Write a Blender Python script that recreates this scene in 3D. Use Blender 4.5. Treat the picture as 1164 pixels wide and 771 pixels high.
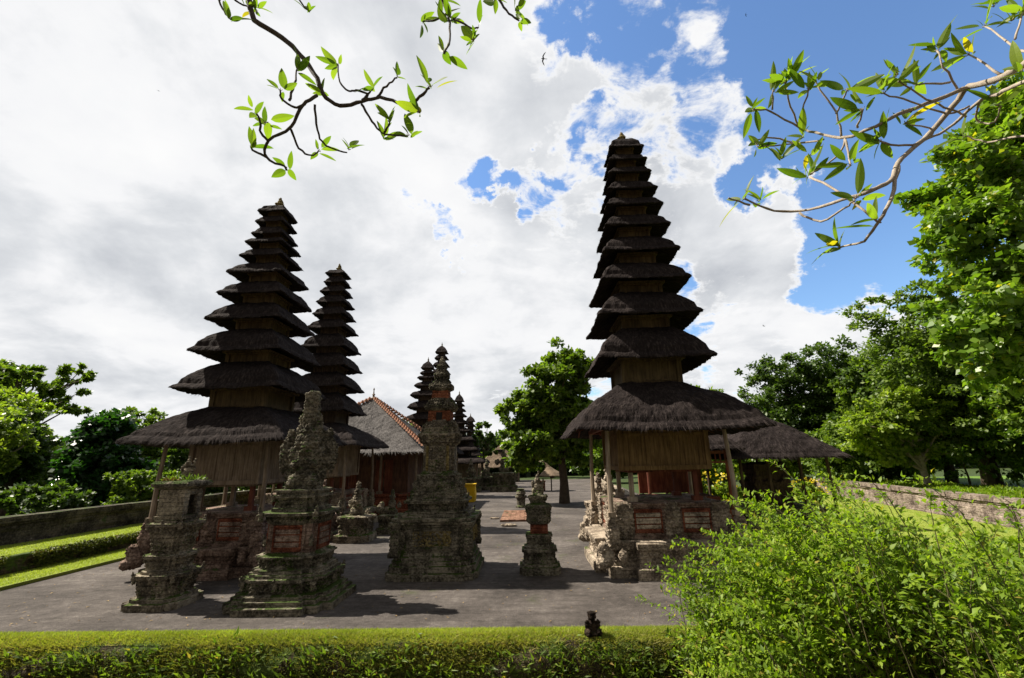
import bpy, bmesh, math, random
import numpy as np
from mathutils import Vector, Matrix
for o in list(bpy.data.objects): bpy.data.objects.remove(o)
SC=bpy.context.scene
COL=SC.collection
R=math.radians
# ------------------------------------------------------------------ camera
cam=bpy.data.objects.new('camera',bpy.data.cameras.new('camera')); COL.objects.link(cam)
P_,RL_,YW_=R(15.08),R(-1.101),R(1.506)
fw=Vector((-math.sin(YW_)*math.cos(P_),math.cos(YW_)*math.cos(P_),math.sin(P_)))
rt=Vector((math.cos(YW_),math.sin(YW_),0)); up=rt.cross(fw)
r2=rt*math.cos(RL_)+up*math.sin(RL_); u2=-rt*math.sin(RL_)+up*math.cos(RL_)
m=Matrix.Identity(4)
for i in range(3): m[i][0]=r2[i]; m[i][1]=u2[i]; m[i][2]=-fw[i]
m.translation=(0,0,2.4); cam.matrix_world=m
cam.data.sensor_width=36; cam.data.lens=36*512.83/1164; cam.data.clip_start=.05; cam.data.clip_end=6000
SC.camera=cam
# ------------------------------------------------------------------ sun and exposure
SUN_EL,SUN_AZ=R(50.5),R(15.5)       # azimuth: from -X, turned towards +Y
sd=Vector((-math.cos(SUN_AZ)*math.cos(SUN_EL),math.sin(SUN_AZ)*math.cos(SUN_EL),math.sin(SUN_EL)))
sl=bpy.data.lights.new('sun','SUN'); sl.energy=5.0; sl.angle=R(.53); sl.color=(1,.925,.80)
so=bpy.data.objects.new('sun',sl); COL.objects.link(so); so.rotation_euler=sd.to_track_quat('Z','Y').to_euler()
SC.view_settings.view_transform='Standard'; SC.view_settings.look='None'; SC.view_settings.gamma=1
SC.view_settings.use_curve_mapping=False
SC.view_settings.exposure=1.08
CLOUD=.465        # linear brightness of sunlit cloud
# ------------------------------------------------------------------ node helper
class NT:
    def __init__(s,nt): s.nt=nt; s.N=nt.nodes; s.L=nt.links
    def n(s,typ,**kw):
        nd=s.N.new(typ)
        for k,v in kw.items(): setattr(nd,k,v)
        return nd
    def sock(s,x,inp):
        if x is None: return
        if isinstance(x,bpy.types.NodeSocket): s.L.new(x,inp)
        else:
            if inp.type in('RGBA',) and len(x)==3: x=(*x,1)
            inp.default_value=x
    def m(s,op,a,b=None,c=None,clamp=False):
        nd=s.n('ShaderNodeMath',operation=op,use_clamp=clamp)
        s.sock(a,nd.inputs[0]); s.sock(b,nd.inputs[1]); s.sock(c,nd.inputs[2]); return nd.outputs[0]
    def vm(s,op,a,b=None,val=False):
        nd=s.n('ShaderNodeVectorMath',operation=op)
        s.sock(a,nd.inputs[0]); s.sock(b,nd.inputs[1])
        return nd.outputs['Value'] if val else nd.outputs[0]
    def noise(s,vec,scale,detail=4,rough=.55,dist=0,out=0):
        nd=s.n('ShaderNodeTexNoise'); s.sock(vec,nd.inputs['Vector']); nd.inputs['Scale'].default_value=scale
        nd.inputs['Detail'].default_value=detail; nd.inputs['Roughness'].default_value=rough; nd.inputs['Distortion'].default_value=dist
        return nd.outputs[out]
    def ramp(s,fac,stops,interp='LINEAR'):
        nd=s.n('ShaderNodeValToRGB'); s.sock(fac,nd.inputs[0]); cr=nd.color_ramp; cr.interpolation=interp
        while len(cr.elements)<len(stops): cr.elements.new(.5)
        for e,(p,c) in zip(cr.elements,stops):
            e.position=p; e.color=(*c,1) if not isinstance(c,(int,float)) else (c,c,c,1)
        return nd.outputs[0]
    def mr(s,v,a,b,c=0,d=1,smooth=True):
        nd=s.n('ShaderNodeMapRange',interpolation_type='SMOOTHSTEP' if smooth else 'LINEAR'); s.sock(v,nd.inputs[0])
        for i,x in enumerate((a,b,c,d)): nd.inputs[1+i].default_value=x
        return nd.outputs[0]
    def mix(s,f,a,b,mode='MIX'):
        nd=s.n('ShaderNodeMix',data_type='RGBA',blend_type=mode); s.sock(f,nd.inputs[0]); s.sock(a,nd.inputs[6]); s.sock(b,nd.inputs[7]); return nd.outputs[2]
    def bump(s,h,strength=.5,dist=.02,normal=None):
        nd=s.n('ShaderNodeBump'); s.sock(h,nd.inputs['Height']); nd.inputs['Strength'].default_value=strength; nd.inputs['Distance'].default_value=dist
        if normal is not None: s.L.new(normal,nd.inputs['Normal'])
        return nd.outputs[0]
    def coords(s,which='Object',scale=None):
        tc=s.n('ShaderNodeTexCoord').outputs[which]
        if scale:
            mp=s.n('ShaderNodeMapping'); s.L.new(tc,mp.inputs[0]); mp.inputs['Scale'].default_value=scale; tc=mp.outputs[0]
        return tc
# ------------------------------------------------------------------ sky
w=bpy.data.worlds.new('World'); SC.world=w; w.use_nodes=True
t=NT(w.node_tree); t.N.clear()
sky=t.n('ShaderNodeTexSky',sky_type='NISHITA'); sky.sun_disc=False; sky.sun_elevation=SUN_EL; sky.sun_rotation=R(270)+SUN_AZ
sky.air_density=1.25; sky.dust_density=.25; sky.ozone_density=2.2
d=t.coords('Generated'); d=t.vm('NORMALIZE',d)
sp=t.n('ShaderNodeSeparateXYZ'); t.L.new(d,sp.inputs[0]); dx,dy,dz=sp.outputs
wn=t.n('ShaderNodeTexNoise'); t.L.new(d,wn.inputs['Vector']); wn.inputs['Scale'].default_value=5.; wn.inputs['Detail'].default_value=9; wn.inputs['Roughness'].default_value=.6
wv_=t.vm('SUBTRACT',wn.outputs['Color'],(.5,.5,.5)); dw=t.vm('NORMALIZE',t.vm('ADD',d,t.vm('MULTIPLY',wv_,(.50,.50,.50))))
den=t.m('ADD',t.m('MAXIMUM',dz,0),.3)
cp=t.n('ShaderNodeCombineXYZ'); t.L.new(t.m('DIVIDE',dx,den),cp.inputs[0]); t.L.new(t.m('DIVIDE',dy,den),cp.inputs[1]); cp.inputs[2].default_value=4.2
pc=cp.outputs[0]
big=t.noise(pc,2.1,13,.60,.25); big=t.m('ADD',t.m('MULTIPLY',t.m('SUBTRACT',big,.5),1.55),.5)
blobs=[((-0.25, 0.838, 0.486),1,4,0.3),((-0.197, 0.843, 0.501),1,4.5,0.34),((-0.144, 0.861, 0.487),1,4,0.3),((0.073, 0.769, 0.635),1,4.5,0.3),((0.021, 0.832, 0.555),1,4,0.28),((-0.029, 0.836, 0.547),1,3.5,0.24),((0.109, 0.807, 0.58),1,3.5,0.2),((0.216, 0.681, 0.7),2,7,0.2),((0.292, 0.713, 0.638),1,5,0.18),((0.184, 0.615, 0.767),2,7,0.26),((0.42, 0.58, 0.699),4,11,0.26),((0.568, 0.621, 0.54),7,15,0.34),((0.651, 0.648, 0.395),8,15,0.36),((0.655, 0.506, 0.562),10,22,0.36),((0.48, 0.685, 0.548),2,7,0.12),((0.594, 0.727, 0.345),2,6,0.2),((0.177, 0.781, 0.599),1,4,0.16),((0.305, 0.9, 0.311),1,4,0.14),((0.388, 0.906, 0.17),1,3,0.1)]
white=[((0.384, 0.634, 0.671),2,7,0.12),((0.529, 0.796, 0.293),6,13,0.26),((0.422, 0.801, 0.425),4,11,0.2),((-0.499, 0.803, 0.327),25,45,0.26),((-0.6, 0.559, 0.572),20,42,0.24),((-0.044, 0.674, 0.737),4,11,0.16),((-0.247, 0.699, 0.671),6,14,0.12)]
acc=None
def blob(v,a,b,k,acc):
    l=math.sqrt(sum(x*x for x in v)); v=tuple(x/l for x in v)
    dt=t.vm('DOT_PRODUCT',dw,v,True); f=t.mr(dt,math.cos(R(b)),math.cos(R(a)),0,k)
    return f if acc is None else t.m('ADD',acc,f)
for v,a,b,k in blobs: acc=blob(v,a,b,k,acc)
wacc=None
for v,a,b,k in white: wacc=blob(v,a,b,k,wacc)
cov=t.m('ADD',t.m('SUBTRACT',big,acc),wacc)
cov=t.m('ADD',cov,.07)
fz=t.noise(t.vm('MULTIPLY',pc,(1.,1.35,1.)),7.5,10,.68,.5); cov=t.m('ADD',cov,t.m('MULTIPLY',t.m('SUBTRACT',fz,.5),1.0))
# unseen dark grey cloud added behind the viewer to cut the fill light
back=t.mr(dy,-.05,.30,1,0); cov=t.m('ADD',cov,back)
mask=t.mr(cov,.34,.60)
g1=t.noise(t.vm('ADD',pc,(3.1,1.7,0)),1.9,10,.55,.3)
g2=t.noise(t.vm('ADD',pc,(9.1,2.7,2)),5.5,8,.6,.2)
shade=t.m('ADD',t.m('MULTIPLY',g1,.75),t.m('MULTIPLY',g2,.25))
cc=t.ramp(shade,[(.34,(1.,1.,1.)),(.46,(.94,.945,.96)),(.545,(.76,.78,.81)),(.68,(.54,.565,.61))])
edge=t.mr(cov,.50,.70); cc=t.mix(edge,(1,1,1),cc)
K=CLOUD/.1
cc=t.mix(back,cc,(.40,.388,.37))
cc=t.vm('MULTIPLY',cc,(K,K,K*1.0))
skyc=t.mix(1.0,sky.outputs[0],(.66,.78,.92),'MULTIPLY')
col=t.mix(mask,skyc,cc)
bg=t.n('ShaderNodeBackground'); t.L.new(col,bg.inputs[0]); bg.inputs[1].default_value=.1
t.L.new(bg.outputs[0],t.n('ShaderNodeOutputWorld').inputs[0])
# ------------------------------------------------------------------ materials
def mat(name,rough=.9,spec=.25):
    mt=bpy.data.materials.new(name); mt.use_nodes=True; t=NT(mt.node_tree)
    b=t.N['Principled BSDF']; b.inputs['Roughness'].default_value=rough; b.inputs['Specular IOR Level'].default_value=spec
    return mt,t,b
def M_stone(name,c0,c1,moss=.5,mosscol=(.05,.07,.014),lich=.25,scale=1.,rough=.95,relief=1.):
    mt,t,b=mat(name,rough,.15); c=t.coords()
    n1=t.noise(c,3*scale,6,.65); n2=t.noise(c,22*scale,5,.7); n3=t.noise(c,60*scale,3,.7)
    base=t.ramp(t.m('ADD',t.m('MULTIPLY',n1,.55),t.m('MULTIPLY',n2,.45)),[(.36,tuple(x*.22 for x in c0)),(.46,tuple(x*.75 for x in c0)),(.57,c1),(.70,tuple(min(1,x*1.5) for x in c1))])
    geo=t.n('ShaderNodeNewGeometry'); s=t.n('ShaderNodeSeparateXYZ'); t.L.new(geo.outputs['Normal'],s.inputs[0])
    upf=t.mr(s.outputs[2],-.2,.95,-.06,.09)
    mm=t.mr(t.m('ADD',t.noise(c,2.3*scale,7,.7,.5),upf),.66-.20*moss,.74-.20*moss)
    mcol=t.mix(n2,tuple(x*.55 for x in mosscol),tuple(x*1.9 for x in mosscol))
    base=t.mix(mm,base,mcol)
    lm=t.mr(t.noise(t.vm('ADD',c,(7,3,1)),7*scale,8,.75),.70-.1*lich,.78-.1*lich)
    base=t.mix(t.m('MULTIPLY',lm,.8),base,(.42,.42,.36))
    t.L.new(base,b.inputs['Base Color'])
    wv=t.n('ShaderNodeTexNoise'); t.L.new(c,wv.inputs['Vector']); wv.inputs['Scale'].default_value=9*scale; wv.inputs['Detail'].default_value=3
    cw=t.vm('ADD',c,t.vm('MULTIPLY',wv.outputs['Color'],(.10,.10,.10)))
    vo=t.n('ShaderNodeTexVoronoi',feature='DISTANCE_TO_EDGE'); t.L.new(cw,vo.inputs['Vector']); vo.inputs['Scale'].default_value=15*scale
    vo2=t.n('ShaderNodeTexVoronoi',feature='F1'); t.L.new(cw,vo2.inputs['Vector']); vo2.inputs['Scale'].default_value=34*scale
    rel=t.m('ADD',t.m('MULTIPLY',t.mr(vo.outputs['Distance'],0,.16),.9),t.m('MULTIPLY',vo2.outputs['Distance'],-.8))
    sz=t.n('ShaderNodeSeparateXYZ'); t.L.new(t.vm('ADD',c,t.vm('MULTIPLY',wv.outputs['Color'],(0,0,.018))),sz.inputs[0]); fr=t.m('FRACT',t.m('MULTIPLY',sz.outputs[2],13.)); gr=t.mr(t.m('ABSOLUTE',t.m('SUBTRACT',fr,.5)),.40,.49,1,0)
    nb=t.bump(t.m('ADD',t.m('MULTIPLY',rel,.45),gr),1.,relief*.022)
    t.L.new(t.bump(t.m('ADD',n2,n3),.9,.016,nb),b.inputs['Normal'])
    return mt
def M_thatch(name,c0,c1,us=1.,bump=1.):
    mt,t,b=mat(name,.95,.06)
    uv=t.n('ShaderNodeUVMap').outputs[0]
    mp=t.n('ShaderNodeMapping'); t.L.new(uv,mp.inputs[0]); mp.inputs['Scale'].default_value=(60*us,5,1)
    st=t.noise(mp.outputs[0],1.,5,.7); oc=t.coords(); big=t.noise(oc,1.7,5,.6); med=t.noise(oc,9,4,.6)
    f=t.m('ADD',t.m('MULTIPLY',st,.6),t.m('ADD',t.m('MULTIPLY',big,.2),t.m('MULTIPLY',med,.2)))
    t.L.new(t.ramp(f,[(.36,tuple(x*.5 for x in c0)),(.5,c0),(.64,c1)]),b.inputs['Base Color'])
    t.L.new(t.bump(t.m('ADD',st,t.m('MULTIPLY',med,.7)),bump,.03),b.inputs['Normal'])
    return mt
def M_wood(name,c0,c1,sc=(14,14,1.2),rough=.8):
    mt,t,b=mat(name,rough,.2); c=t.coords('Object',sc); n=t.noise(c,1.5,6,.65); n2=t.noise(t.coords(),2.2,4,.6)
    t.L.new(t.ramp(t.m('ADD',t.m('MULTIPLY',n,.6),t.m('MULTIPLY',n2,.4)),[(.3,tuple(x*.5 for x in c0)),(.45,c0),(.62,c1)]),b.inputs['Base Color'])
    t.L.new(t.bump(n,.5,.01),b.inputs['Normal']); return mt
def M_leaf(name,c0,c1,trans=.45,c2=None,rough=.5,spec=.35,tcol=None):
    mt,t,b=mat(name,rough,spec); geo=t.n('ShaderNodeNewGeometry'); rnd=geo.outputs['Random Per Island']
    st=[(0,c0),(.85,c1)]
    if c2: st+=[(.95,c1),(.985,c2)]
    c=t.ramp(rnd,st); c=t.mix(t.mr(t.noise(t.coords(),.9,3,.6),.35,.65,0,.45),c,tuple(x*.6 for x in c0))
    t.L.new(c,b.inputs['Base Color'])
    tr=t.n('ShaderNodeBsdfTranslucent')
    tc=t.mix(1.0,c,tcol or (1.9,2.1,.7),'MULTIPLY'); t.L.new(tc,tr.inputs[0])
    mx=t.n('ShaderNodeMixShader'); mx.inputs[0].default_value=trans
    t.L.new(b.outputs[0],mx.inputs[1]); t.L.new(tr.outputs[0],mx.inputs[2])
    t.L.new(mx.outputs[0],t.N['Material Output'].inputs[0]); return mt
def M_plain(name,c0,c1,scale=6,rough=.8,bump=.3,bd=.01):
    mt,t,b=mat(name,rough,.25); c=t.coords(); n=t.noise(c,scale,6,.65); n2=t.noise(c,scale*9,4,.7)
    t.L.new(t.ramp(t.m('ADD',t.m('MULTIPLY',n,.65),t.m('MULTIPLY',n2,.35)),[(.33,c0),(.66,c1)]),b.inputs['Base Color'])
    t.L.new(t.bump(t.m('ADD',n,n2),bump,bd),b.inputs['Normal']); return mt
# pavement
def M_pave():
    mt,t,b=mat('worn_dark_paving',.93,.2); c=t.coords()
    n1=t.noise(c,.55,6,.6,.4); n2=t.noise(c,7,6,.7); n3=t.noise(c,45,4,.75)
    mp=t.n('ShaderNodeMapping'); t.L.new(c,mp.inputs[0]); mp.inputs['Scale'].default_value=(.5,3.2,1); mp.inputs['Rotation'].default_value=(0,0,R(9))
    st=t.noise(mp.outputs[0],1.6,7,.7,.6)
    f=t.m('ADD',t.m('ADD',t.m('MULTIPLY',n1,.30),t.m('MULTIPLY',n3,.32)),t.m('ADD',t.m('MULTIPLY',st,.16),t.m('MULTIPLY',n2,.22)))
    base=t.ramp(f,[(.40,(.024,.020,.018)),(.47,(.056,.048,.043)),(.53,(.094,.081,.073)),(.61,(.19,.168,.152))])
    ms=t.mr(t.noise(t.vm('ADD',c,(4,9,2)),.8,7,.7),.60,.72,0,.55); base=t.mix(ms,base,(.055,.065,.025))
    t.L.new(base,b.inputs['Base Color']); t.L.new(t.bump(t.m('ADD',t.m('ADD',n3,n2),st),.9,.02),b.inputs['Normal']); return mt
def M_grass(name,c0,c1,c2,s=1.):
    mt,t,b=mat(name,.85,.2); c=t.coords(); n1=t.noise(c,1.1*s,6,.65); n2=t.noise(c,30*s,4,.75)
    t.L.new(t.ramp(t.m('ADD',t.m('MULTIPLY',n1,.5),t.m('MULTIPLY',n2,.5)),[(.34,c0),(.5,c1),(.66,c2)]),b.inputs['Base Color'])
    t.L.new(t.bump(n2,1.,.03),b.inputs['Normal']); return mt
PAVE=M_pave()
GRASS=M_grass('lawn_grass',(.13,.17,.022),(.20,.25,.038),(.27,.31,.055))
EARTH=M_plain('dark_earth',(.03,.022,.012),(.09,.065,.035),2,.95,.8,.05)
BANK=M_stone('mossy_bank_stone',(.045,.034,.022),(.09,.07,.045),.9,(.05,.075,.015),.1,.7)
THATCH=M_thatch('black_palm_fibre_thatch',(.020,.0155,.015),(.062,.050,.046))
THATCHF=M_thatch('black_thatch_strands',(.024,.019,.018),(.080,.064,.058),.4,.3)
GTHATCH=M_thatch('weathered_grey_thatch',(.085,.079,.077),(.18,.168,.16),1.)
BTHATCH=M_thatch('brown_thatch',(.16,.12,.085),(.30,.23,.17),1.)
STONE=M_stone('mossy_volcanic_stone',(.15,.125,.092),(.34,.29,.215),.48,(.045,.066,.012),.35)
STONED=M_stone('dark_moss_stone',(.10,.088,.064),(.28,.245,.185),.62,(.04,.062,.012),.4)
STONEL=M_stone('carved_sandstone',(.25,.20,.15),(.47,.39,.30),.10,(.06,.08,.02),.25)
STONEP=M_stone('pinkish_stone',(.19,.125,.095),(.34,.245,.195),.25,(.05,.07,.02),.25)
STONEY=M_stone('ochre_carved_panel',(.20,.15,.06),(.33,.26,.11),.1,(.07,.08,.02),.2)
BRICK=M_stone('red_brick',(.17,.05,.028),(.29,.105,.06),.2,(.05,.05,.02),.08)
BRICKO=M_stone('orange_brick',(.20,.065,.03),(.32,.12,.065),.2,(.05,.05,.02),.08)
WOODT=M_wood('tan_weathered_wood',(.11,.066,.025),(.21,.135,.058))
WOODN=M_wood('neck_wood',(.06,.042,.02),(.135,.098,.046))
WOODG=M_wood('grey_brown_wood',(.13,.095,.065),(.26,.20,.15))
WOODP=M_wood('pale_post_wood',(.22,.17,.12),(.40,.33,.26))
WOODR=M_wood('red_painted_wood',(.10,.03,.018),(.20,.068,.038))
WOODD=M_wood('dark_brown_wood',(.035,.022,.014),(.09,.06,.04))
TERRA=M_plain('terracotta',(.22,.085,.05),(.42,.24,.16),8)
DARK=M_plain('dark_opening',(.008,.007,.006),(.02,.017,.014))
YELLOW=M_plain('yellow_cloth',(.62,.36,.01),(.78,.50,.02),3)
BARK=M_plain('brown_bark',(.045,.032,.022),(.12,.09,.065),5,.95,1.,.04)
BARKL=M_plain('pale_grey_bark',(.20,.16,.12),(.42,.36,.29),14,.85,.7,.01)
BARKD=M_plain('dark_twig_bark',(.035,.026,.02),(.10,.08,.06),20,.85,.8,.01)
L_BUSH=M_leaf('bush_leaf',(.085,.155,.010),(.235,.32,.026),.42,(.34,.26,.05),.5,.2)
L_FRAN=M_leaf('frangipani_leaf',(.085,.15,.015),(.19,.26,.03),.6,(.42,.32,.02),.45,.3,(1.35,1.55,.5))
L_NEAR=M_leaf('near_tree_leaf',(.08,.155,.014),(.18,.265,.03),.40,(.42,.36,.03),.42,.5)
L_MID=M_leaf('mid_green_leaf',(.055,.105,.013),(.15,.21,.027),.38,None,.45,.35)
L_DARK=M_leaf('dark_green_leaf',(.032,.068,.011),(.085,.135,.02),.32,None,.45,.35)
L_YEL=M_leaf('yellow_green_leaf',(.10,.165,.018),(.24,.30,.04),.42,None,.45,.35)
L_VINE=M_leaf('vine_leaf',(.012,.045,.008),(.03,.085,.013),.35,None,.35,.45)
L_HEDGE=M_leaf('hedge_leaf',(.055,.07,.016),(.17,.19,.04),.35,(.22,.12,.05),.5,.3)
L_BLADE=M_leaf('grass_blade',(.19,.235,.028),(.32,.36,.06),.35,(.22,.19,.07),.6,.2)
L_WEED=M_leaf('weed_leaf',(.055,.10,.014),(.15,.21,.03),.38,(.30,.20,.06),.5,.25)
L_TUFT=M_leaf('dry_tuft_blade',(.17,.18,.04),(.33,.30,.09),.3,(.28,.19,.09),.6,.15)
L_LITTER=M_leaf('dry_fallen_leaf',(.12,.07,.03),(.34,.24,.12),.1,None,.7,.1)
SLABM=M_stone('worn_floor_brick',(.20,.10,.065),(.33,.19,.13),.1,(.05,.05,.02),.2)
L_FLOW=M_leaf('yellow_flower_leaf',(.35,.28,.02),(.62,.45,.03),.4)
BLACK=M_plain('dark_plumage',(.012,.013,.018),(.03,.03,.035))
# ------------------------------------------------------------------ numpy noise
def _h(x,y,z,k=0.):
    v=np.sin(x*127.1+y*311.7+z*74.7+k*53.3)*43758.5453; return v-np.floor(v)
def vnoise(p,k=0.):
    i=np.floor(p); f=p-i; f=f*f*(3-2*f); r=0
    for a in(0,1):
        for b in(0,1):
            for c in(0,1):
                wt=(f[:,0] if a else 1-f[:,0])*(f[:,1] if b else 1-f[:,1])*(f[:,2] if c else 1-f[:,2])
                r=r+wt*_h(i[:,0]+a,i[:,1]+b,i[:,2]+c,k)
    return r
def worley(p,k=0.):
    i=np.floor(p); d1=np.full(len(p),9.); d2=np.full(len(p),9.)
    for a in(-1,0,1):
        for b in(-1,0,1):
            for c in(-1,0,1):
                q=i+np.array([a,b,c]); hx=_h(q[:,0],q[:,1],q[:,2],k); hy=_h(q[:,0],q[:,1],q[:,2],k+1); hz=_h(q[:,0],q[:,1],q[:,2],k+2)
                d=np.sqrt((q[:,0]+hx-p[:,0])**2+(q[:,1]+hy-p[:,1])**2+(q[:,2]+hz-p[:,2])**2)
                d2=np.where(d<d1,d1,np.minimum(d2,d)); d1=np.minimum(d1,d)
    return d1,d2
def carve(p,k=0.,s=11.):
    """florid stone relief: swirly ridges, 0..1"""
    q=p+.05*np.stack([np.sin(p[:,1]*17+p[:,2]*9),np.sin(p[:,2]*15+p[:,0]*8),np.sin(p[:,0]*16+p[:,1]*7)],1)
    d1,d2=worley(q*s,k); a=np.clip((d2-d1)*2.2,0,1)
    ring=.5+.5*np.sin(d1*15)
    return .62*a+.25*ring*a+.25*(vnoise(p*s*3.1,k)-.5)
# ------------------------------------------------------------------ object helpers
def mesh(name,V,F,mt,parent=None,loc=(0,0,0),uv=None,smooth=False):
    me=bpy.data.meshes.new(name); V=np.asarray(V,dtype=np.float32).reshape(-1,3)
    if isinstance(F,np.ndarray):
        k=F.shape[1]; n=len(F); me.vertices.add(len(V)); me.vertices.foreach_set('co',V.ravel())
        me.loops.add(n*k); me.loops.foreach_set('vertex_index',F.astype(np.int32).ravel())
        me.polygons.add(n); me.polygons.foreach_set('loop_start',np.arange(0,n*k,k,dtype=np.int32)); 
        try: me.polygons.foreach_set('loop_total',np.full(n,k,dtype=np.int32))
        except Exception: pass
        me.update(calc_edges=True)
    else:
        me.from_pydata([tuple(map(float,v)) for v in V],[],F); me.update()
    if uv is not None:
        l=me.uv_layers.new(name='UVMap'); vi=np.empty(len(me.loops),dtype=np.int32); me.loops.foreach_get('vertex_index',vi)
        l.data.foreach_set('uv',np.asarray(uv,dtype=np.float32)[vi].ravel())
    if smooth: me.polygons.foreach_set('use_smooth',np.ones(len(me.polygons),dtype=bool))
    me.materials.append(mt); o=bpy.data.objects.new(name,me); COL.objects.link(o); o.location=loc
    if parent is not None: o.parent=parent
    return o
def empty(name,loc,label,cat,group=None,rz=0):
    o=bpy.data.objects.new(name,None); COL.objects.link(o); o.location=loc; o.rotation_euler=(0,0,rz); o.empty_display_size=.3
    o['label']=label; o['category']=cat
    if group: o['group']=group
    return o
def tag(o,label=None,cat=None,group=None,kind=None):
    for k,v in(('label',label),('category',cat),('group',group),('kind',kind)):
        if v: o[k]=v
    return o
class MB:
    def __init__(s): s.V=[]; s.F=[]; s.U=[]; s.n=0; s.mixed=False
    def add(s,V,F,U=None):
        V=np.asarray(V,float).reshape(-1,3); s.V.append(V); s.F+= [tuple(int(i)+s.n for i in f) for f in F]; s.n+=len(V)
        s.U.append(np.zeros((len(V),2)) if U is None else np.asarray(U,float))
    def box(s,c,h,rz=0,taper=1.,bev=.0):
        x,y,z=h; V=[]
        for sz in(-1,1):
            k=taper if sz>0 else 1
            for sx,sy in((-1,-1),(1,-1),(1,1),(-1,1)): V.append((sx*x*k,sy*y*k,sz*z))
        V=np.array(V); co,si=math.cos(rz),math.sin(rz); V=np.stack([V[:,0]*co-V[:,1]*si,V[:,0]*si+V[:,1]*co,V[:,2]],1)+np.array(c)
        s.add(V,[(3,2,1,0),(4,5,6,7),(0,1,5,4),(1,2,6,5),(2,3,7,6),(3,0,4,7)])
    def tube(s,pts,rad,n=8,cap=True,uvl=0):
        pts=[Vector(p) for p in pts]; N=len(pts); V=[]; F=[]
        if isinstance(rad,(int,float)): rad=[rad]*N
        ref=None
        for i,p in enumerate(pts):
            tg=(pts[min(i+1,N-1)]-pts[max(i-1,0)]).normalized()
            if ref is None: ref=tg.orthogonal().normalized()
            ref=(ref-tg*ref.dot(tg)).normalized(); bi=tg.cross(ref)
            for k in range(n):
                a=2*math.pi*k/n; q=p+(ref*math.cos(a)+bi*math.sin(a))*rad[i]; V.append(tuple(q))
        for i in range(N-1):
            for k in range(n): F.append((i*n+k,i*n+(k+1)%n,(i+1)*n+(k+1)%n,(i+1)*n+k))
        if cap: F.append(tuple(range(n-1,-1,-1))); F.append(tuple((N-1)*n+k for k in range(n)))
        s.add(V,F)
    def lathe(s,prof,n=12,c=(0,0,0)):
        V=[];F=[]
        for r,z in prof:
            for k in range(n): a=2*math.pi*(k+.5)/n; V.append((c[0]+r*math.cos(a),c[1]+r*math.sin(a),c[2]+z))
        m=len(prof)
        for i in range(m-1):
            for k in range(n): F.append((i*n+k,i*n+(k+1)%n,(i+1)*n+(k+1)%n,(i+1)*n+k))
        F.append(tuple(range(n-1,-1,-1))); F.append(tuple((m-1)*n+k for k in range(n))); s.add(V,F)
    def build(s,name,mt,parent=None,loc=(0,0,0),smooth=False,uv=False):
        return mesh(name,np.concatenate(s.V),s.F,mt,parent,loc,np.concatenate(s.U) if uv else None,smooth)
SQ=[(1,-1),(1,1),(-1,1),(-1,-1)]
def redent(a=.62,b=.82):
    q=[(1,-a),(1,a),(b,a),(b,b),(a,b),(a,1)]
    out=[]
    for k in range(4):
        co,si=[(1,0),(0,1),(-1,0),(0,-1)][k]
        for x,y in q[1:] : out.append((x*co-y*si,x*si+y*co))
        out.append((-a*co-1*si,-a*si+1*co))
    return out
def plan_pts(plan,per):
    P=[];n=len(plan)
    for i in range(n):
        a=np.array(plan[i],float);b=np.array(plan[(i+1)%n],float); m=max(1,int(round(np.linalg.norm(b-a)*per)))
        for k in range(m): P.append(a+(b-a)*k/m)
    return np.array(P)
def stack(prof,plan,step=.03,amp=.02,seed=0.,sx=1.,sy=1.,cs=11.,wob=.008):
    """square-plan stacked masonry. prof: (r,z[,carve 0..1]) ; returns V,F grid with real relief"""
    R0=max(p[0] for p in prof); pp=plan_pts(plan,R0/step); n=len(pp)
    rows=[]; 
    for i in range(len(prof)-1):
        a,b=prof[i],prof[i+1]; L=math.hypot(b[0]-a[0],b[1]-a[1]); m=max(1,int(round(L/step)))
        ca=a[2] if len(a)>2 else .35
        if ca<.5: ca*=.35
        for k in range(m):
            f=k/m; rows.append((a[0]+(b[0]-a[0])*f,a[1]+(b[1]-a[1])*f,ca*(1 if 0<k else .5)))
    rows.append((prof[-1][0],prof[-1][1],.3)); rows=np.array(rows); m=len(rows)
    V=np.zeros((m,n,3)); V[:,:,0]=rows[:,None,0]*pp[None,:,0]*sx; V[:,:,1]=rows[:,None,0]*pp[None,:,1]*sy; V[:,:,2]=rows[:,None,1]
    tu=np.roll(V,-1,1)-np.roll(V,1,1); tv=np.gradient(V,axis=0); N=np.cross(tu,tv); N/= (np.linalg.norm(N,axis=2,keepdims=True)+1e-9)
    p=V.reshape(-1,3); c=carve(p+seed*3.7,seed,cs); am=np.repeat(rows[:,2],n)*amp
    wb=(vnoise(p*2.3+seed)-.5)*2*wob*2
    D=((c-.35)*am*1.6+wb+(vnoise(p*13+seed)-.5)*.005)
    p=p+N.reshape(-1,3)*D[:,None]
    i,j=np.meshgrid(np.arange(m-1),np.arange(n),indexing='ij'); jn=(j+1)%n
    F=np.stack([i*n+j,i*n+jn,(i+1)*n+jn,(i+1)*n+j],-1).reshape(-1,4)
    return p,F,n,m
def stack_obj(name,prof,plan,mt,parent,loc=(0,0,0),**k):
    V,F,n,m=stack(prof,plan,**k); mb_V=[V]; 
    # cap
    c=np.array([[0,0,prof[-1][1]+.002]]); base=(m-1)*n; idx=len(V)
    cap=np.array([[base+j,base+(j+1)%n,idx,idx] for j in range(n)])
    V=np.concatenate([V,c]); me=[tuple(f) for f in F.tolist()]+[(a,b,c_) for a,b,c_,_ in cap.tolist()]
    return mesh(name,V,me,mt,parent,loc)
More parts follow.
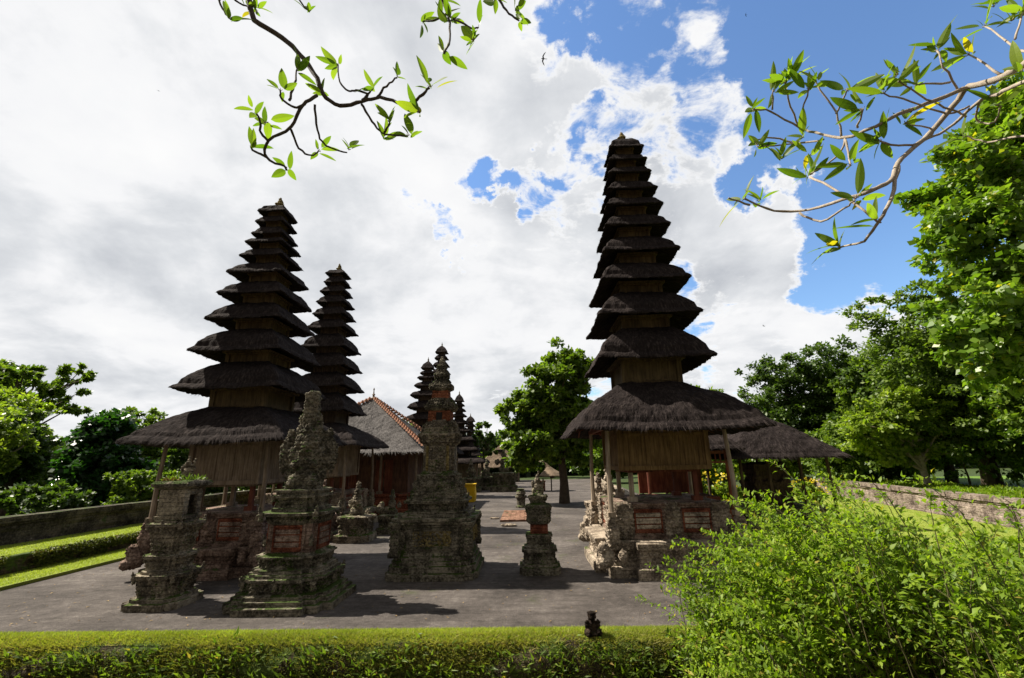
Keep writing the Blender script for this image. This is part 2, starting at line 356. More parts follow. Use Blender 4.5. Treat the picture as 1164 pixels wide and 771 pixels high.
def sculpt(name,parts,vox,mt,parent=None,loc=(0,0,0),amp=.02,cs=14.,seed=0.,rz=0,sm=1):
    """clay lumps fused into one surface, then carved. parts: (centre, radii[, (rx,ry,rz)])"""
    bm=bmesh.new()
    for p in parts:
        c,r=p[0],p[1]; rot=p[2] if len(p)>2 else (0,0,0)
        mtx=Matrix.Translation(c)@Matrix.Rotation(rot[2],4,'Z')@Matrix.Rotation(rot[1],4,'Y')@Matrix.Rotation(rot[0],4,'X')@Matrix.Diagonal((r[0],r[1],r[2],1))
        if len(p)>3: bmesh.ops.create_cube(bm,size=2,matrix=mtx)
        else: bmesh.ops.create_icosphere(bm,subdivisions=3,radius=1,matrix=mtx)
    me=bpy.data.meshes.new('tmp'); bm.to_mesh(me); bm.free(); o=bpy.data.objects.new('tmp',me); COL.objects.link(o)
    md=o.modifiers.new('r','REMESH'); md.mode='VOXEL'; md.voxel_size=vox
    s=o.modifiers.new('s','SMOOTH'); s.iterations=sm; s.factor=.5
    dg=bpy.context.evaluated_depsgraph_get(); ev=o.evaluated_get(dg); m2=bpy.data.meshes.new_from_object(ev)
    bpy.data.objects.remove(o); n=len(m2.vertices); V=np.empty(n*3,dtype=np.float32); m2.vertices.foreach_get('co',V); V=V.reshape(-1,3).astype(float)
    N=np.empty(n*3,dtype=np.float32); m2.vertices.foreach_get('normal',N); N=N.reshape(-1,3)
    V=V+N*((carve(V+seed,seed,cs)-.4)*amp)[:,None]
    co,si=math.cos(rz),math.sin(rz); V=np.stack([V[:,0]*co-V[:,1]*si,V[:,0]*si+V[:,1]*co,V[:,2]],1)
    nf=len(m2.polygons); lt=np.empty(nf,dtype=np.int32); m2.polygons.foreach_get('loop_total',lt); vi=np.empty(len(m2.loops),dtype=np.int32); m2.loops.foreach_get('vertex_index',vi); bpy.data.meshes.remove(m2)
    F=vi.reshape(-1,4) if (lt==4).all() else None
    if F is None: st=np.r_[0,np.cumsum(lt)[:-1]]; F=np.array([[vi[a],vi[a+1],vi[a+2],vi[a+(3 if l>3 else 2)]] for a,l in zip(st,lt)])
    lab=np.arange(n)
    while True:
        mn=lab[F].min(1); l2=lab.copy()
        for k in range(4): np.minimum.at(l2,F[:,k],mn)
        l2=l2[l2]
        if (l2==lab).all(): break
        lab=l2
    out=None
    for c in np.unique(lab):
        ids=np.where(lab==c)[0]
        if len(ids)<60: continue
        mp_=np.full(n,-1); mp_[ids]=np.arange(len(ids)); f=mp_[F[lab[F[:,0]]==c]]; v=V[ids]; cn=v.mean(0) if parent is not None else np.zeros(3)
        ob=mesh(name,v-cn,f,mt,parent,tuple(np.array(loc)+cn)); out=out or ob
    return out
# ------------------------------------------------------------------ thatch roof
rng=np.random.default_rng(7)
def rplan(n,cr=.05):
    """rounded square, arclength-even, unit half size"""
    pts=[]
    for k in range(4):
        a0=k*math.pi/2
        for i in range(7):
            a=a0+math.pi/2*i/6; cx=(1-cr)*(1 if k in(0,3) else -1); cy=(1-cr)*(1 if k in(0,1) else -1)
            pts.append((cx+cr*math.cos(a),cy+cr*math.sin(a)))
    P=np.array(pts); Q=np.vstack([P,P[:1]]); L=np.r_[0,np.cumsum(np.linalg.norm(np.diff(Q,axis=0),axis=1))]
    s=np.linspace(0,L[-1],n,endpoint=False); return np.stack([np.interp(s,L,Q[:,0]),np.interp(s,L,Q[:,1])],1)
def roof(parent,b,z,a,zt,tk,seed,strands=0,loc=(0,0,0),sx=1.,sy=1.,mt=THATCH,mts=None,conv=.78,name='thatch_roof',rise=.55,lift=.0,sl=.2,sw=.007):
    n=max(48,int(8*b/.045)); n=min(n,480); pl=rplan(n)
    prof=[(a*.98,z+(zt-z)*rise),(a+(b-a)*.55,z+(zt-z)*rise*.42),(b-.025,z+.004),(b,z+tk*.08),(b-.008,z+tk*.35),(b-.025-.02*b,z+tk*.75),(b-.05-.045*b,z+tk*1.12)]
    m=max(6,int((b-a)/.05)); z1=z+tk*1.12; b1=b-.05-.045*b
    for i in range(1,m+1):
        u=i/m; prof.append((b1+(a-b1)*u,z1+(zt-z1)*(u**conv)))
    prof=np.array(prof); mm=len(prof)
    V=np.zeros((mm,n,3)); V[:,:,0]=prof[:,None,0]*pl[None,:,0]*sx; V[:,:,1]=prof[:,None,0]*pl[None,:,1]*sy; V[:,:,2]=prof[:,None,1]
    if lift: # corners lifted a little
        cn=np.clip(np.abs(pl[:,0]*pl[:,1])-.35,0,1)/.65; V[:,:,2]+=lift*cn[None,:]*((prof[:,0]/b)**3)[:,None]
    tu=np.roll(V,-1,1)-np.roll(V,1,1); tv=np.gradient(V,axis=0); N=np.cross(tu,tv); N/=(np.linalg.norm(N,axis=2,keepdims=True)+1e-9)
    p=V.reshape(-1,3); e=.5+b*.25
    wv=(vnoise(p*2.1+seed)-.5)*.07*min(1,b/1.4)+(vnoise(p*np.array([9,9,5.])+seed)-.5)*.035+(vnoise(p*26+seed)-.5)*.014
    am=np.ones((mm,n)); am[0]=0; am[1]=.3
    p=p+N.reshape(-1,3)*(wv*am.ravel())[:,None]
    er=(vnoise(p*np.array([11,11,.1])+seed+5)-.5)*.05*min(1,b); zz=np.zeros((mm,n)); zz[1:4]=er.reshape(mm,n)[1:4]; p[:,2]+=zz.ravel()
    i,j=np.meshgrid(np.arange(mm-1),np.arange(n),indexing='ij'); jn=(j+1)%n
    F=np.stack([i*n+j,i*n+jn,(i+1)*n+jn,(i+1)*n+j],-1).reshape(-1,4)
    per=8*b; uu=np.tile(np.arange(n)/n*per/3.,(mm,1)); vl=np.r_[0,np.cumsum(np.hypot(np.diff(prof[:,0]),np.diff(prof[:,1])))]; vv=np.repeat(vl[:,None],n,1)
    uv=np.stack([uu.ravel(),vv.ravel()],1)
    # mirror the u seam gently by letting the last column share the first
    V0=p; F0=F
    if strands:
        G=p.reshape(mm,n,3); S=strands; rr=np.random.default_rng(int(seed*100)+3)
        k0=4; ri=k0+ (mm-1-k0)*rr.random(S)**1.5; ci=rr.random(S)*n
        r0=np.minimum(ri.astype(int),mm-2); fr=(ri-r0)[:,None]; c0=ci.astype(int)%n; c1=(c0+1)%n; fc=(ci-c0)[:,None]
        Pt=(G[r0,c0]*(1-fc)+G[r0,c1]*fc)*(1-fr)+(G[r0+1,c0]*(1-fc)+G[r0+1,c1]*fc)*fr
        dn=G[r0,c0]-G[r0+1,c0]; dn/=np.linalg.norm(dn,axis=1,keepdims=True)+1e-9
        dn[:,2]-= .08
        ac=G[r0,c1]-G[r0,c0]; ac/=np.linalg.norm(ac,axis=1,keepdims=True)+1e-9; nn=np.cross(ac,-dn); nn/=np.linalg.norm(nn,axis=1,keepdims=True)+1e-9
        L=(sl*(.4+rr.random(S)))[:,None]; wd=(sw*(.5+rr.random(S)))[:,None]
        dirn=dn+ac*(rr.normal(0,.16,S))[:,None]+nn*(.0+.06*rr.random(S)**2)[:,None]
        A=Pt+nn*.001-ac*wd; B=Pt+nn*.001+ac*wd; C=Pt+dirn*L+nn*.004
        Vs=np.stack([A,B,C],1).reshape(-1,3); Fs=np.arange(S*3).reshape(-1,3)
        us=np.repeat(rr.random((S,2))*7,3,0)
        Fall=[tuple(f) for f in F0.tolist()]+[tuple(f) for f in (Fs+len(V0)).tolist()]
        o=mesh(name,np.concatenate([V0,Vs]),Fall,mt,parent,loc,np.concatenate([uv,us]))
        o.data.materials.append(mts or THATCHF); mi=np.zeros(len(o.data.polygons),dtype=np.int32); mi[len(F0):]=1; o.data.polygons.foreach_set('material_index',mi)
        return o
    return mesh(name,V0,F0,mt,parent,loc,uv)
LB=[[[-2.403,2.801,6.423],[-2.359,2.905,6.391],[-2.312,2.954,6.316],[-2.219,2.94,6.074],[-1.991,2.989,5.922],[-1.79,2.971,5.699],[-1.611,2.92,5.407],[-1.547,2.918,5.254],[-1.427,2.969,5.179],[-1.234,2.942,5.188],[-1.067,2.878,5.158],[-0.842,2.773,4.986],[-0.704,2.673,4.953],[-0.623,2.62,4.977]],[[-1.584,2.901,5.216],[-1.671,2.858,5.089],[-1.764,2.908,4.941],[-1.905,2.872,4.793],[-1.965,2.968,4.715],[-1.904,3.105,4.736],[-1.893,3.135,4.723]],[[-1.964,2.965,4.718],[-1.996,2.869,4.7],[-2.0,2.818,4.701]],[[-1.772,2.913,4.931],[-1.788,3.089,4.89],[-1.735,3.189,4.892],[-1.676,3.19,4.935]],[[-1.598,2.909,5.146],[-1.627,3.046,5.022],[-1.608,3.173,4.977],[-1.455,3.245,4.952]],[[-1.235,2.949,5.166],[-1.171,2.997,5.046],[-1.066,3.031,4.941],[-0.851,2.925,4.83]],[[-1.095,2.889,5.176],[-1.016,2.853,5.238],[-0.926,2.82,5.278]],[[-1.234,2.94,5.195],[-1.181,2.917,5.235],[-1.291,2.943,5.294],[-1.355,2.949,5.298],[-1.443,2.96,5.409],[-1.502,3.026,5.649]],[[-1.655,2.868,5.111],[-1.71,2.825,5.047],[-1.758,2.737,5.051],[-1.771,2.721,5.105]],[[-1.729,2.779,5.069],[-1.721,2.805,5.24],[-1.753,2.865,5.442]],[[-1.908,2.878,4.79],[-1.909,2.779,4.785],[-1.875,2.695,4.818],[-1.868,2.641,4.835]],[[-0.842,2.773,4.986],[-0.762,2.737,4.908],[-0.711,2.717,4.856]],[[-1.063,3.021,4.947],[-1.002,2.933,4.969]],[[-1.234,2.94,5.195],[-1.181,2.917,5.235],[-1.142,2.905,5.274]]]
L2B=[[[-0.638,2.902,6.42],[-0.617,2.952,6.214],[-0.549,2.889,5.935],[-0.51,2.766,5.572],[-0.54,2.693,5.354]],[[-0.552,2.9,5.98],[-0.372,2.785,5.707],[-0.287,2.768,5.676]],[[-0.372,2.782,5.697],[-0.318,2.692,5.464]],[[-0.562,2.908,6.008],[-0.66,2.938,5.984],[-0.791,3.001,6.045]],[[-0.252,2.786,6.237],[-0.134,2.864,6.088],[-0.05,2.869,5.93],[0.03,2.879,5.864]],[[-2.359,2.905,6.391],[-2.492,2.86,6.239],[-2.422,2.853,6.061],[-2.363,2.841,5.973]],[[-2.533,2.771,6.39],[-2.388,2.899,6.25],[-2.303,2.945,6.228]],[[-2.12,3.077,6.751],[-2.039,3.222,6.643],[-1.941,3.254,6.529]]]
RB=[[[3.223,2.156,4.705],[2.928,2.112,4.546],[2.92,2.187,4.551],[3.02,2.409,4.656],[3.027,2.573,4.761],[3.022,2.653,4.736],[2.896,2.747,4.576],[2.599,2.63,4.34],[2.36,2.5,4.146],[2.149,2.359,3.931],[1.978,2.305,3.833],[1.906,2.426,3.855],[1.853,2.733,3.958],[1.676,2.776,4.017],[1.491,2.696,4.049]],[[3.027,2.573,4.761],[2.787,2.59,4.674],[2.451,2.508,4.504],[2.291,2.553,4.441],[2.235,2.692,4.488],[2.225,2.886,4.677],[2.175,3.012,4.847],[1.966,2.984,4.98],[1.795,2.919,4.946]],[[2.938,2.012,4.344],[2.908,2.208,4.443],[3.074,2.477,4.61],[3.127,2.626,4.692],[3.108,2.799,4.655],[2.894,2.759,4.528],[2.533,2.604,4.344],[2.335,2.551,4.342]],[[2.333,2.478,4.105],[2.058,2.277,3.766],[1.964,2.281,3.63],[1.975,2.431,3.59],[1.979,2.62,3.64]],[[2.235,2.692,4.488],[2.167,2.7,4.357],[2.023,2.8,4.281]],[[2.232,2.691,4.474],[2.172,2.622,4.298],[2.111,2.554,4.175]],[[2.234,2.718,4.515],[2.201,2.672,4.675],[2.1,2.652,4.899]],[[2.201,2.672,4.675],[2.114,2.443,4.652]],[[2.252,2.611,4.491],[2.214,2.48,4.531]],[[2.175,3.012,4.847],[2.054,2.889,5.003],[1.995,2.808,5.073]],[[2.164,2.954,4.896],[2.1,2.742,4.941]],[[2.221,2.859,4.61],[2.144,3.042,4.728],[1.838,3.032,4.702]],[[2.987,2.608,4.753],[2.831,2.504,4.861],[2.839,2.522,5.012]],[[2.882,2.549,4.774],[2.509,2.403,4.634]],[[3.004,2.371,4.659],[3.081,2.558,5.008]],[[2.935,2.239,4.554],[3.054,2.294,4.764],[3.401,2.674,5.373]],[[3.054,2.294,4.764],[2.928,2.112,4.546],[3.169,2.146,4.697]],[[3.174,2.374,4.93],[3.425,2.465,5.261]],[[3.125,2.694,4.711],[3.005,2.728,4.687],[2.544,2.49,4.579],[2.238,2.338,4.518]],[[3.16,2.767,4.685],[3.098,2.747,4.7],[2.694,2.542,4.648],[2.312,2.307,4.576]],[[2.012,2.789,4.259],[1.926,2.442,3.9],[1.92,2.277,3.662],[1.977,2.288,3.623]],[[1.853,2.736,3.947],[1.894,2.617,3.824],[1.893,2.368,3.785],[1.915,2.347,3.816]],[[3.11,2.301,4.109],[3.146,2.482,4.29],[3.238,2.759,4.47],[3.19,2.832,4.575]],[[1.976,2.974,4.987],[1.925,2.858,5.045]],[[3.127,2.626,4.692],[3.219,2.762,4.648],[3.233,2.679,4.561],[3.137,2.533,4.563]],[[2.599,2.63,4.34],[2.897,2.751,4.565],[2.552,2.582,4.495]],[[1.527,2.713,4.01],[1.344,2.613,4.007]],[[2.144,3.042,4.728],[2.019,3.085,4.817],[1.854,3.043,4.774]]]
LT=[[-0.616,2.615,4.978],[-0.927,2.823,5.289],[-0.851,2.925,4.83],[-1.676,3.19,4.935],[-1.437,3.229,4.964],[-1.892,3.133,4.727],[-2.003,2.824,4.697],[-1.868,2.641,4.835],[-1.857,2.737,4.839],[-1.753,2.865,5.442],[-1.769,2.725,5.108],[-1.502,3.026,5.649],[-0.711,2.717,4.856],[-1.142,2.904,5.264],[-1.002,2.933,4.969],[-1.089,3.068,4.93],[-1.548,2.918,5.269],[-2.242,2.974,6.201]]
L2T=[[-0.791,3.001,6.045],[-0.542,2.699,5.369],[-0.287,2.768,5.676],[-0.318,2.692,5.464],[0.03,2.879,5.864],[0.001,2.898,5.994],[-0.533,2.87,5.879],[-0.631,2.958,6.189],[-2.363,2.841,5.973],[-2.303,2.945,6.228],[-1.941,3.254,6.529],[-0.619,2.922,5.979],[-0.159,2.858,6.083]]
RT=[[1.491,2.696,4.049],[1.795,2.919,4.946],[1.843,3.036,4.721],[2.023,2.8,4.281],[2.111,2.554,4.175],[2.1,2.652,4.899],[2.114,2.443,4.652],[2.214,2.48,4.531],[1.995,2.808,5.073],[1.998,2.802,5.077],[2.1,2.742,4.941],[1.925,2.858,5.045],[1.979,2.62,3.64],[2.335,2.551,4.342],[2.312,2.307,4.576],[2.238,2.338,4.518],[2.839,2.522,5.012],[2.509,2.403,4.634],[3.081,2.558,5.008],[3.401,2.674,5.373],[3.389,2.517,5.235],[3.425,2.465,5.261],[3.147,2.559,4.587],[2.552,2.582,4.495],[1.952,2.276,3.639],[1.917,2.337,3.81],[2.005,2.812,4.276],[2.142,2.922,4.526],[3.561,2.71,5.59],[3.565,2.639,5.584],[3.19,2.832,4.575],[1.998,3.02,4.575],[2.183,3.011,4.75],[2.305,2.288,4.61],[2.884,2.551,5.087],[2.908,2.197,4.512],[2.369,2.551,4.395],[1.614,2.755,4.06],[2.011,2.787,5.084]]# ================================================================== ground
def sheet(name,pts,z,mt,kind='structure',parent=None):
    V=[(x,y,z) for x,y in pts]; return tag(mesh(name,V,[tuple(range(len(V)))],mt,parent),kind=kind)
def strip(name,rows,x0,x1,mt,nx=60,wob=0.,kind='structure'):
    xs=np.linspace(x0,x1,nx); V=[];F=[]
    for y,z in rows:
        for x in xs: V.append((x,y,z+wob*(math.sin(x*1.7+y*3)+math.sin(x*4.1+y))))
    for i in range(len(rows)-1):
        for j in range(nx-1): F.append((i*nx+j,i*nx+j+1,(i+1)*nx+j+1,(i+1)*nx+j))
    return tag(mesh(name,V,F,mt,smooth=True),kind=kind)
FARG=M_grass('field_grass',(.02,.035,.009),(.035,.055,.014),(.055,.075,.02))
sheet('ground',[(-1500,5.6),(1500,5.6),(1500,3000),(-1500,3000)],-.06,FARG)
strip('near_bank',[(-60,.8),(.8,.8),(1.8,.45),(2.8,-.1),(3.8,-.5),(4.6,-.7),(5.7,-.75)],-60,60,EARTH,120,.03)
sheet('pavement',[(-11.0,5.7),(-11.0,13.5),(-11.4,22),(-11.9,60),(9.0,60),(7.6,30),(6.6,19),(6.6,5.7)],0,PAVE)
# left lawn, mossy step, upper lawn
def lawn(name,pts,z,depth=.1,mt=None):
    n=len(pts); V=[(x,y,z) for x,y in pts]+[(x,y,z-depth) for x,y in pts]
    F=[tuple(range(n))]+[(i,i+n,(i+1)%n+n,(i+1)%n) for i in range(n)]
    return tag(mesh(name,V,F,mt or GRASS),kind='structure')
lawn('lower_lawn',[(-10.9,5.75),(-12.15,5.75),(-12.15,60),(-11.6,60),(-10.95,13.5)],.07)
lawn('upper_lawn',[(-12.3,5.75),(-14.3,5.75),(-14.3,60),(-12.3,60)],.42,.5)
lawn('right_lawn',[(6.6,5.75),(6.6,19),(7.6,32),(20,38),(22,26),(15.0,13.6),(14.6,5.75)],.05)
lawn('verge',[(15.6,5.75),(15.9,13.6),(19,24),(21,38),(60,38),(60,5.75)],.55,.7,M_grass('wild_verge',(.05,.10,.012),(.10,.18,.02),(.15,.24,.03)))
# hill far behind
def hill(name,cx,cy,w,h,dpt,mt,seed):
    V=[];F=[];nx,ny=60,14
    for j in range(ny):
        for i in range(nx):
            u=i/(nx-1)*2-1; v=j/(ny-1)*2-1; e=max(0,1-u*u)**.8*max(0,1-v*v)**.7
            V.append((cx+u*w,cy+v*dpt,-.5+e*h*(.8+.25*math.sin(u*7+seed)+.1*math.sin(u*23+v*5+seed))))
    for j in range(ny-1):
        for i in range(nx-1): F.append((j*nx+i,j*nx+i+1,(j+1)*nx+i+1,(j+1)*nx+i))
    return tag(mesh(name,V,F,mt,smooth=True),kind='structure')
HILLM=M_plain('wooded_hill',(.02,.04,.015),(.05,.08,.03),.25,.95,1,2.)
hill('hill',10,230,160,14,40,HILLM,1.3)
# ------------------------------------------------------------------ blades / leaves scattering
def leafmesh(P,D,Nn,L,Wd,fold=.25,curl=.15):
    """P base, D dir, Nn normal; 5-vert folded leaf (4 tris)"""
    D=D/np.linalg.norm(D,axis=1,keepdims=True); S=np.cross(D,Nn); S/=np.linalg.norm(S,axis=1,keepdims=True)+1e-9; Nn=np.cross(S,D)
    L=L[:,None];Wd=Wd[:,None]
    mid=P+D*L*.5-Nn*L*.0; l=P+D*L*.45+S*Wd*.5+Nn*Wd*fold; r=P+D*L*.45-S*Wd*.5+Nn*Wd*fold; tip=P+D*L-Nn*L*curl
    V=np.stack([P,mid,tip,l,r],1).reshape(-1,3); n=len(P); b=np.arange(n)[:,None]*5
    F=np.concatenate([b+np.array([[0,4,1]]),b+np.array([[4,2,1]]),b+np.array([[1,2,3]]),b+np.array([[0,1,3]])],0)
    return V,F
def quadleaf(P,D,Nn,L,Wd):
    D=D/np.linalg.norm(D,axis=1,keepdims=True); S=np.cross(D,Nn); S/=np.linalg.norm(S,axis=1,keepdims=True)+1e-9
    L=L[:,None];Wd=Wd[:,None]
    V=np.stack([P,P+D*L*.45+S*Wd*.5,P+D*L,P+D*L*.45-S*Wd*.5],1).reshape(-1,3); return V,np.arange(len(P)*4).reshape(-1,4)
def rdir(r,n):
    v=r.normal(0,1,(n,3)); return v/np.linalg.norm(v,axis=1,keepdims=True)
def blades(name,n,fn,h,wd,mt,parent,seed,lean=.35):
    r=np.random.default_rng(seed); P=fn(r,n); D=np.array([0,0,1.])+r.normal(0,lean,(n,3))*np.array([1,1,.2]); S=np.cross(D,rdir(r,n)); S/=np.linalg.norm(S,axis=1,keepdims=True)
    H=(h*(.4+.8*r.random(n)))[:,None]; W2=(wd*(.6+.6*r.random(n)))[:,None]
    V=np.stack([P-S*W2,P+S*W2,P+D*H],1).reshape(-1,3); return mesh(name,V,np.arange(n*3).reshape(-1,3),mt,parent)
# foreground overgrown wall
hr=[(6.12,-.05),(6.11,.30),(6.07,.44),(5.98,.485),(5.9,.50),(5.80,.50),(5.70,.46),(5.62,.38),(5.56,.26),(5.52,.05),(5.48,-.3),(5.45,-.75)]
xs=np.linspace(-16,9,420); V=[];F=[]
for k,(y,z) in enumerate(hr):
    for x in xs:
        q=1 if k>5 else .25; V.append((x,y-q*.02*math.sin(x*2.3+k)-q*.015*math.sin(x*7.1+k*2),z+q*.01*math.sin(x*3.7+k)))
nx=len(xs)
for i in range(len(hr)-1):
    for j in range(nx-1): F.append((i*nx+j,(i+1)*nx+j,(i+1)*nx+j+1,i*nx+j+1))
HW=empty('low_wall',(0,5.7,0),'long low wall in the foreground, its flat top grown over with trimmed grass and moss','wall')
hb=MB(); hb.add(V,F)
hbo=hb.build('wall_body',BANK,None,smooth=True); hbo.parent=HW; hbo.location=(0,-5.7,0)
def f1(r,n):
    x=r.uniform(-14,8,n); y=6.09-.40*r.random(n)**1.1; x=x[:]; return np.stack([x,y-5.7,np.interp(y,[5.60,5.70,5.80,5.9,6.0,6.09],[.36,.455,.495,.495,.48,.45])],1)
tag(blades('grass_cover',150000,f1,.034,.0045,L_BLADE,HW,11,.6),kind='stuff')
r=np.random.default_rng(5)
def face_pts(r,n):
    u=r.random(n)**.8; x=r.uniform(-13,8,n); # down the front face
    yy=np.interp(u,[0,.25,.5,1],[5.86,5.64,5.54,5.46]); zz=np.interp(u,[0,.25,.5,1],[.50,.40,.20,-.3])
    dens=vnoise(np.stack([x*1.6,zz*5,yy*0],1)); k=dens>r.random(n)*.75-.1-(u<.35)*.5
    return x[k],yy[k],zz[k]
x,y,z=face_pts(r,210000); n=len(x)
P=np.stack([x,y-5.7-.0,z],1); D=np.stack([r.normal(0,.7,n),-.6-.5*r.random(n),r.normal(.35,.6,n)],1); N=rdir(r,n)+np.array([0,-.4,.8])
lv,lf=leafmesh(P,D,N,.018+.03*r.random(n)**2,.010+.012*r.random(n))
tag(mesh('creeping_leaves',lv,lf,L_HEDGE,HW),kind='stuff')
def f1b(r,n):
    x=r.uniform(-12,8,n); u=r.random(n)**1.1; k=vnoise(np.stack([x*2.6,u*3,u*0],1))>.35*u; x=x[k];u=u[k]
    return np.stack([x,np.interp(u,[0,.3,.6,1],[5.84,5.68,5.58,5.53])-5.7,np.interp(u,[0,.3,.6,1],[.495,.45,.28,.0])],1)
_q=f1b(np.random.default_rng(3),110000)
tag(blades('tufts',len(_q),lambda r_,n_:_q,.045,.0045,L_TUFT,HW,14,1.0),kind='stuff')
# coarser weeds along its front
n=4200; cx=r.uniform(-9,6,420); idx=r.integers(0,420,n); x=cx[idx]+r.normal(0,.07,n); zz=r.uniform(.0,.43,420)[idx]+r.normal(0,.05,n); y=np.interp(zz,[-.4,.2,.38,.5],[5.44,5.52,5.60,5.78])
P=np.stack([x,y-5.7,zz],1); D=np.stack([r.normal(0,.5,n),-.35-.4*r.random(n),.3+.6*r.random(n)],1)
lv,lf=leafmesh(P,D,rdir(r,n)+np.array([0,-.5,.8]),.05+.08*r.random(n),.012+.02*r.random(n),.2,.3)
tag(mesh('weeds',lv,lf,L_WEED,HW),kind='stuff')
# grass fringe on left lawns
def f2(r,n):
    k=r.random(n)<.45; y=5.8+16*r.random(n)**1.3; x=np.where(k,r.uniform(-12.1,-10.95,n),r.uniform(-14.3,-12.28,n)); return np.stack([x,y,np.where(k,.07,.42)],1)
tag(blades('grass',90000,f2,.03,.006,L_BLADE,None,12,.6),kind='stuff')
# mossy growth on the step between the lawns
SW=empty('retaining_wall',(-12.2,12,0),'low mossy retaining step between the two strips of lawn at the left','wall')
V=[];F=[];ys=np.linspace(5.8,60,500); pr=[(0,-.0),(.03,.12),(-.02,.25),(.02,.36),(-.04,.44),(-.14,.455)]
for k,(dx_,z) in enumerate(pr):
    for y in ys: V.append((.06+dx_+.03*math.sin(y*2.7+k*2)+.02*math.sin(y*9+k*3),y-12,z))
for i in range(len(pr)-1):
    for j in range(499): F.append((i*500+j,(i+1)*500+j,(i+1)*500+j+1,i*500+j+1))
mesh('stone_face',V,F,BANK,SW,smooth=True)
n=30000; y=5.8+22*r.random(n)**1.5; z=r.uniform(.05,.5,n); k=vnoise(np.stack([y*1.5,z*6,z*0],1))>.25+.4*(.45-z); y=y[k];z=z[k];n=len(y)
lv,lf=leafmesh(np.stack([.08+r.normal(0,.02,n),y-12,z],1),np.stack([.5+r.random(n),r.normal(0,.6,n),r.normal(.3,.5,n)],1),rdir(r,n)+np.array([.6,0,.8]),.04+.05*r.random(n),.02+.03*r.random(n))
tag(mesh('creeping_leaves',lv,lf,L_HEDGE,SW),kind='stuff')
# fallen leaves and grit on the paving
n=900; x=r.uniform(-10.5,6,n); y=6.3+22*r.random(n)**1.6
V_,F_=leafmesh(np.stack([x,y,np.full(n,.012)],1),np.stack([r.normal(0,1,n),r.normal(0,1,n),np.full(n,.05)],1),np.tile([0,0,1.],(n,1)),.03+.05*r.random(n),.012+.022*r.random(n),.3,.1)
tag(mesh('leaf_litter',V_,F_,L_LITTER),kind='stuff')
# left boundary wall
def boundary(name,label,A,B,z0,z1,th,mt,seed,cap=True):
    A=Vector(A);B=Vector(B); L=(B-A).length; ang=math.atan2(B.y-A.y,B.x-A.x); o=empty(name,((A.x+B.x)/2,(A.y+B.y)/2,0),label,'wall',rz=ang)
    prof=[(th,z0),(th,z0+.12),(th*.8,z0+.14),(th*.8,z1-.22),(th*.95,z1-.20),(th*.95,z1-.14)]
    xs=np.arange(-L/2,L/2,.09); V=[];F=[]; prof2=[(-a,z) for a,z in prof]+[(a,z) for a,z in prof[::-1]]
    pf=[]
    for i in range(len(prof2)-1):
        a,b=prof2[i],prof2[i+1]; m=max(1,int(math.hypot(b[0]-a[0],b[1]-a[1])/.07))
        for k in range(m): pf.append((a[0]+(b[0]-a[0])*k/m,a[1]+(b[1]-a[1])*k/m))
    pf.append(prof2[-1]); n=len(xs)
    V=np.array([[(x,y,z) for x in xs] for y,z in pf]); p=V.reshape(-1,3); q=(vnoise(p*np.array([1.3,3,8.])+seed)-.5)*.07+(vnoise(p*np.array([9,9,12.])+seed)-.5)*.03
    p[:,1]+=np.sign(p[:,1])*q; p[:,2]+=(vnoise(p*1.1+seed)-.5)*.05
    for i in range(len(pf)-1):
        for j in range(n-1): F.append((i*n+j,i*n+j+1,(i+1)*n+j+1,(i+1)*n+j))
    mesh('wall_body',p,F,mt,o)
    if cap:
        c=MB(); x=-L/2; rr=random.Random(seed)
        while x<L/2:
            l=rr.uniform(.5,.9); c.box((x+l/2,rr.uniform(-.015,.015),z1-.065+rr.uniform(-.01,.01)),(l/2-.006,th*1.12,.075)); x+=l
        c.build('coping',mt,o)
    return o
WALLL=M_stone('old_lichen_wall',(.05,.042,.035),(.12,.10,.08),.45,(.045,.06,.02),.55,.8)
WALLR=M_stone('pale_rubble_wall',(.16,.12,.10),(.30,.24,.20),.25,(.06,.08,.03),.5,.8)
boundary('stone_wall','long dark lichen covered stone wall along the left lawn, in front of the trees',(-14.45,5.8),(-14.45,60),.3,1.15,.22,WALLL,2)
boundary('stone_wall','pale weathered low stone wall at the right, between the lawn and the green verge',(14.9,13.0),(19.6,34),0,.92,.25,WALLR,3)
boundary('stone_wall','pale low stone wall nearest the right edge, partly hidden by the leafy bush',(15.2,5.9),(14.9,12.95),0,.88,.25,WALLR,4)
boundary('stone_wall','far low carved stone wall in sunlight along the right side of the path',(5.2,24),(7.0,50),0,.62,.22,STONEL,5)
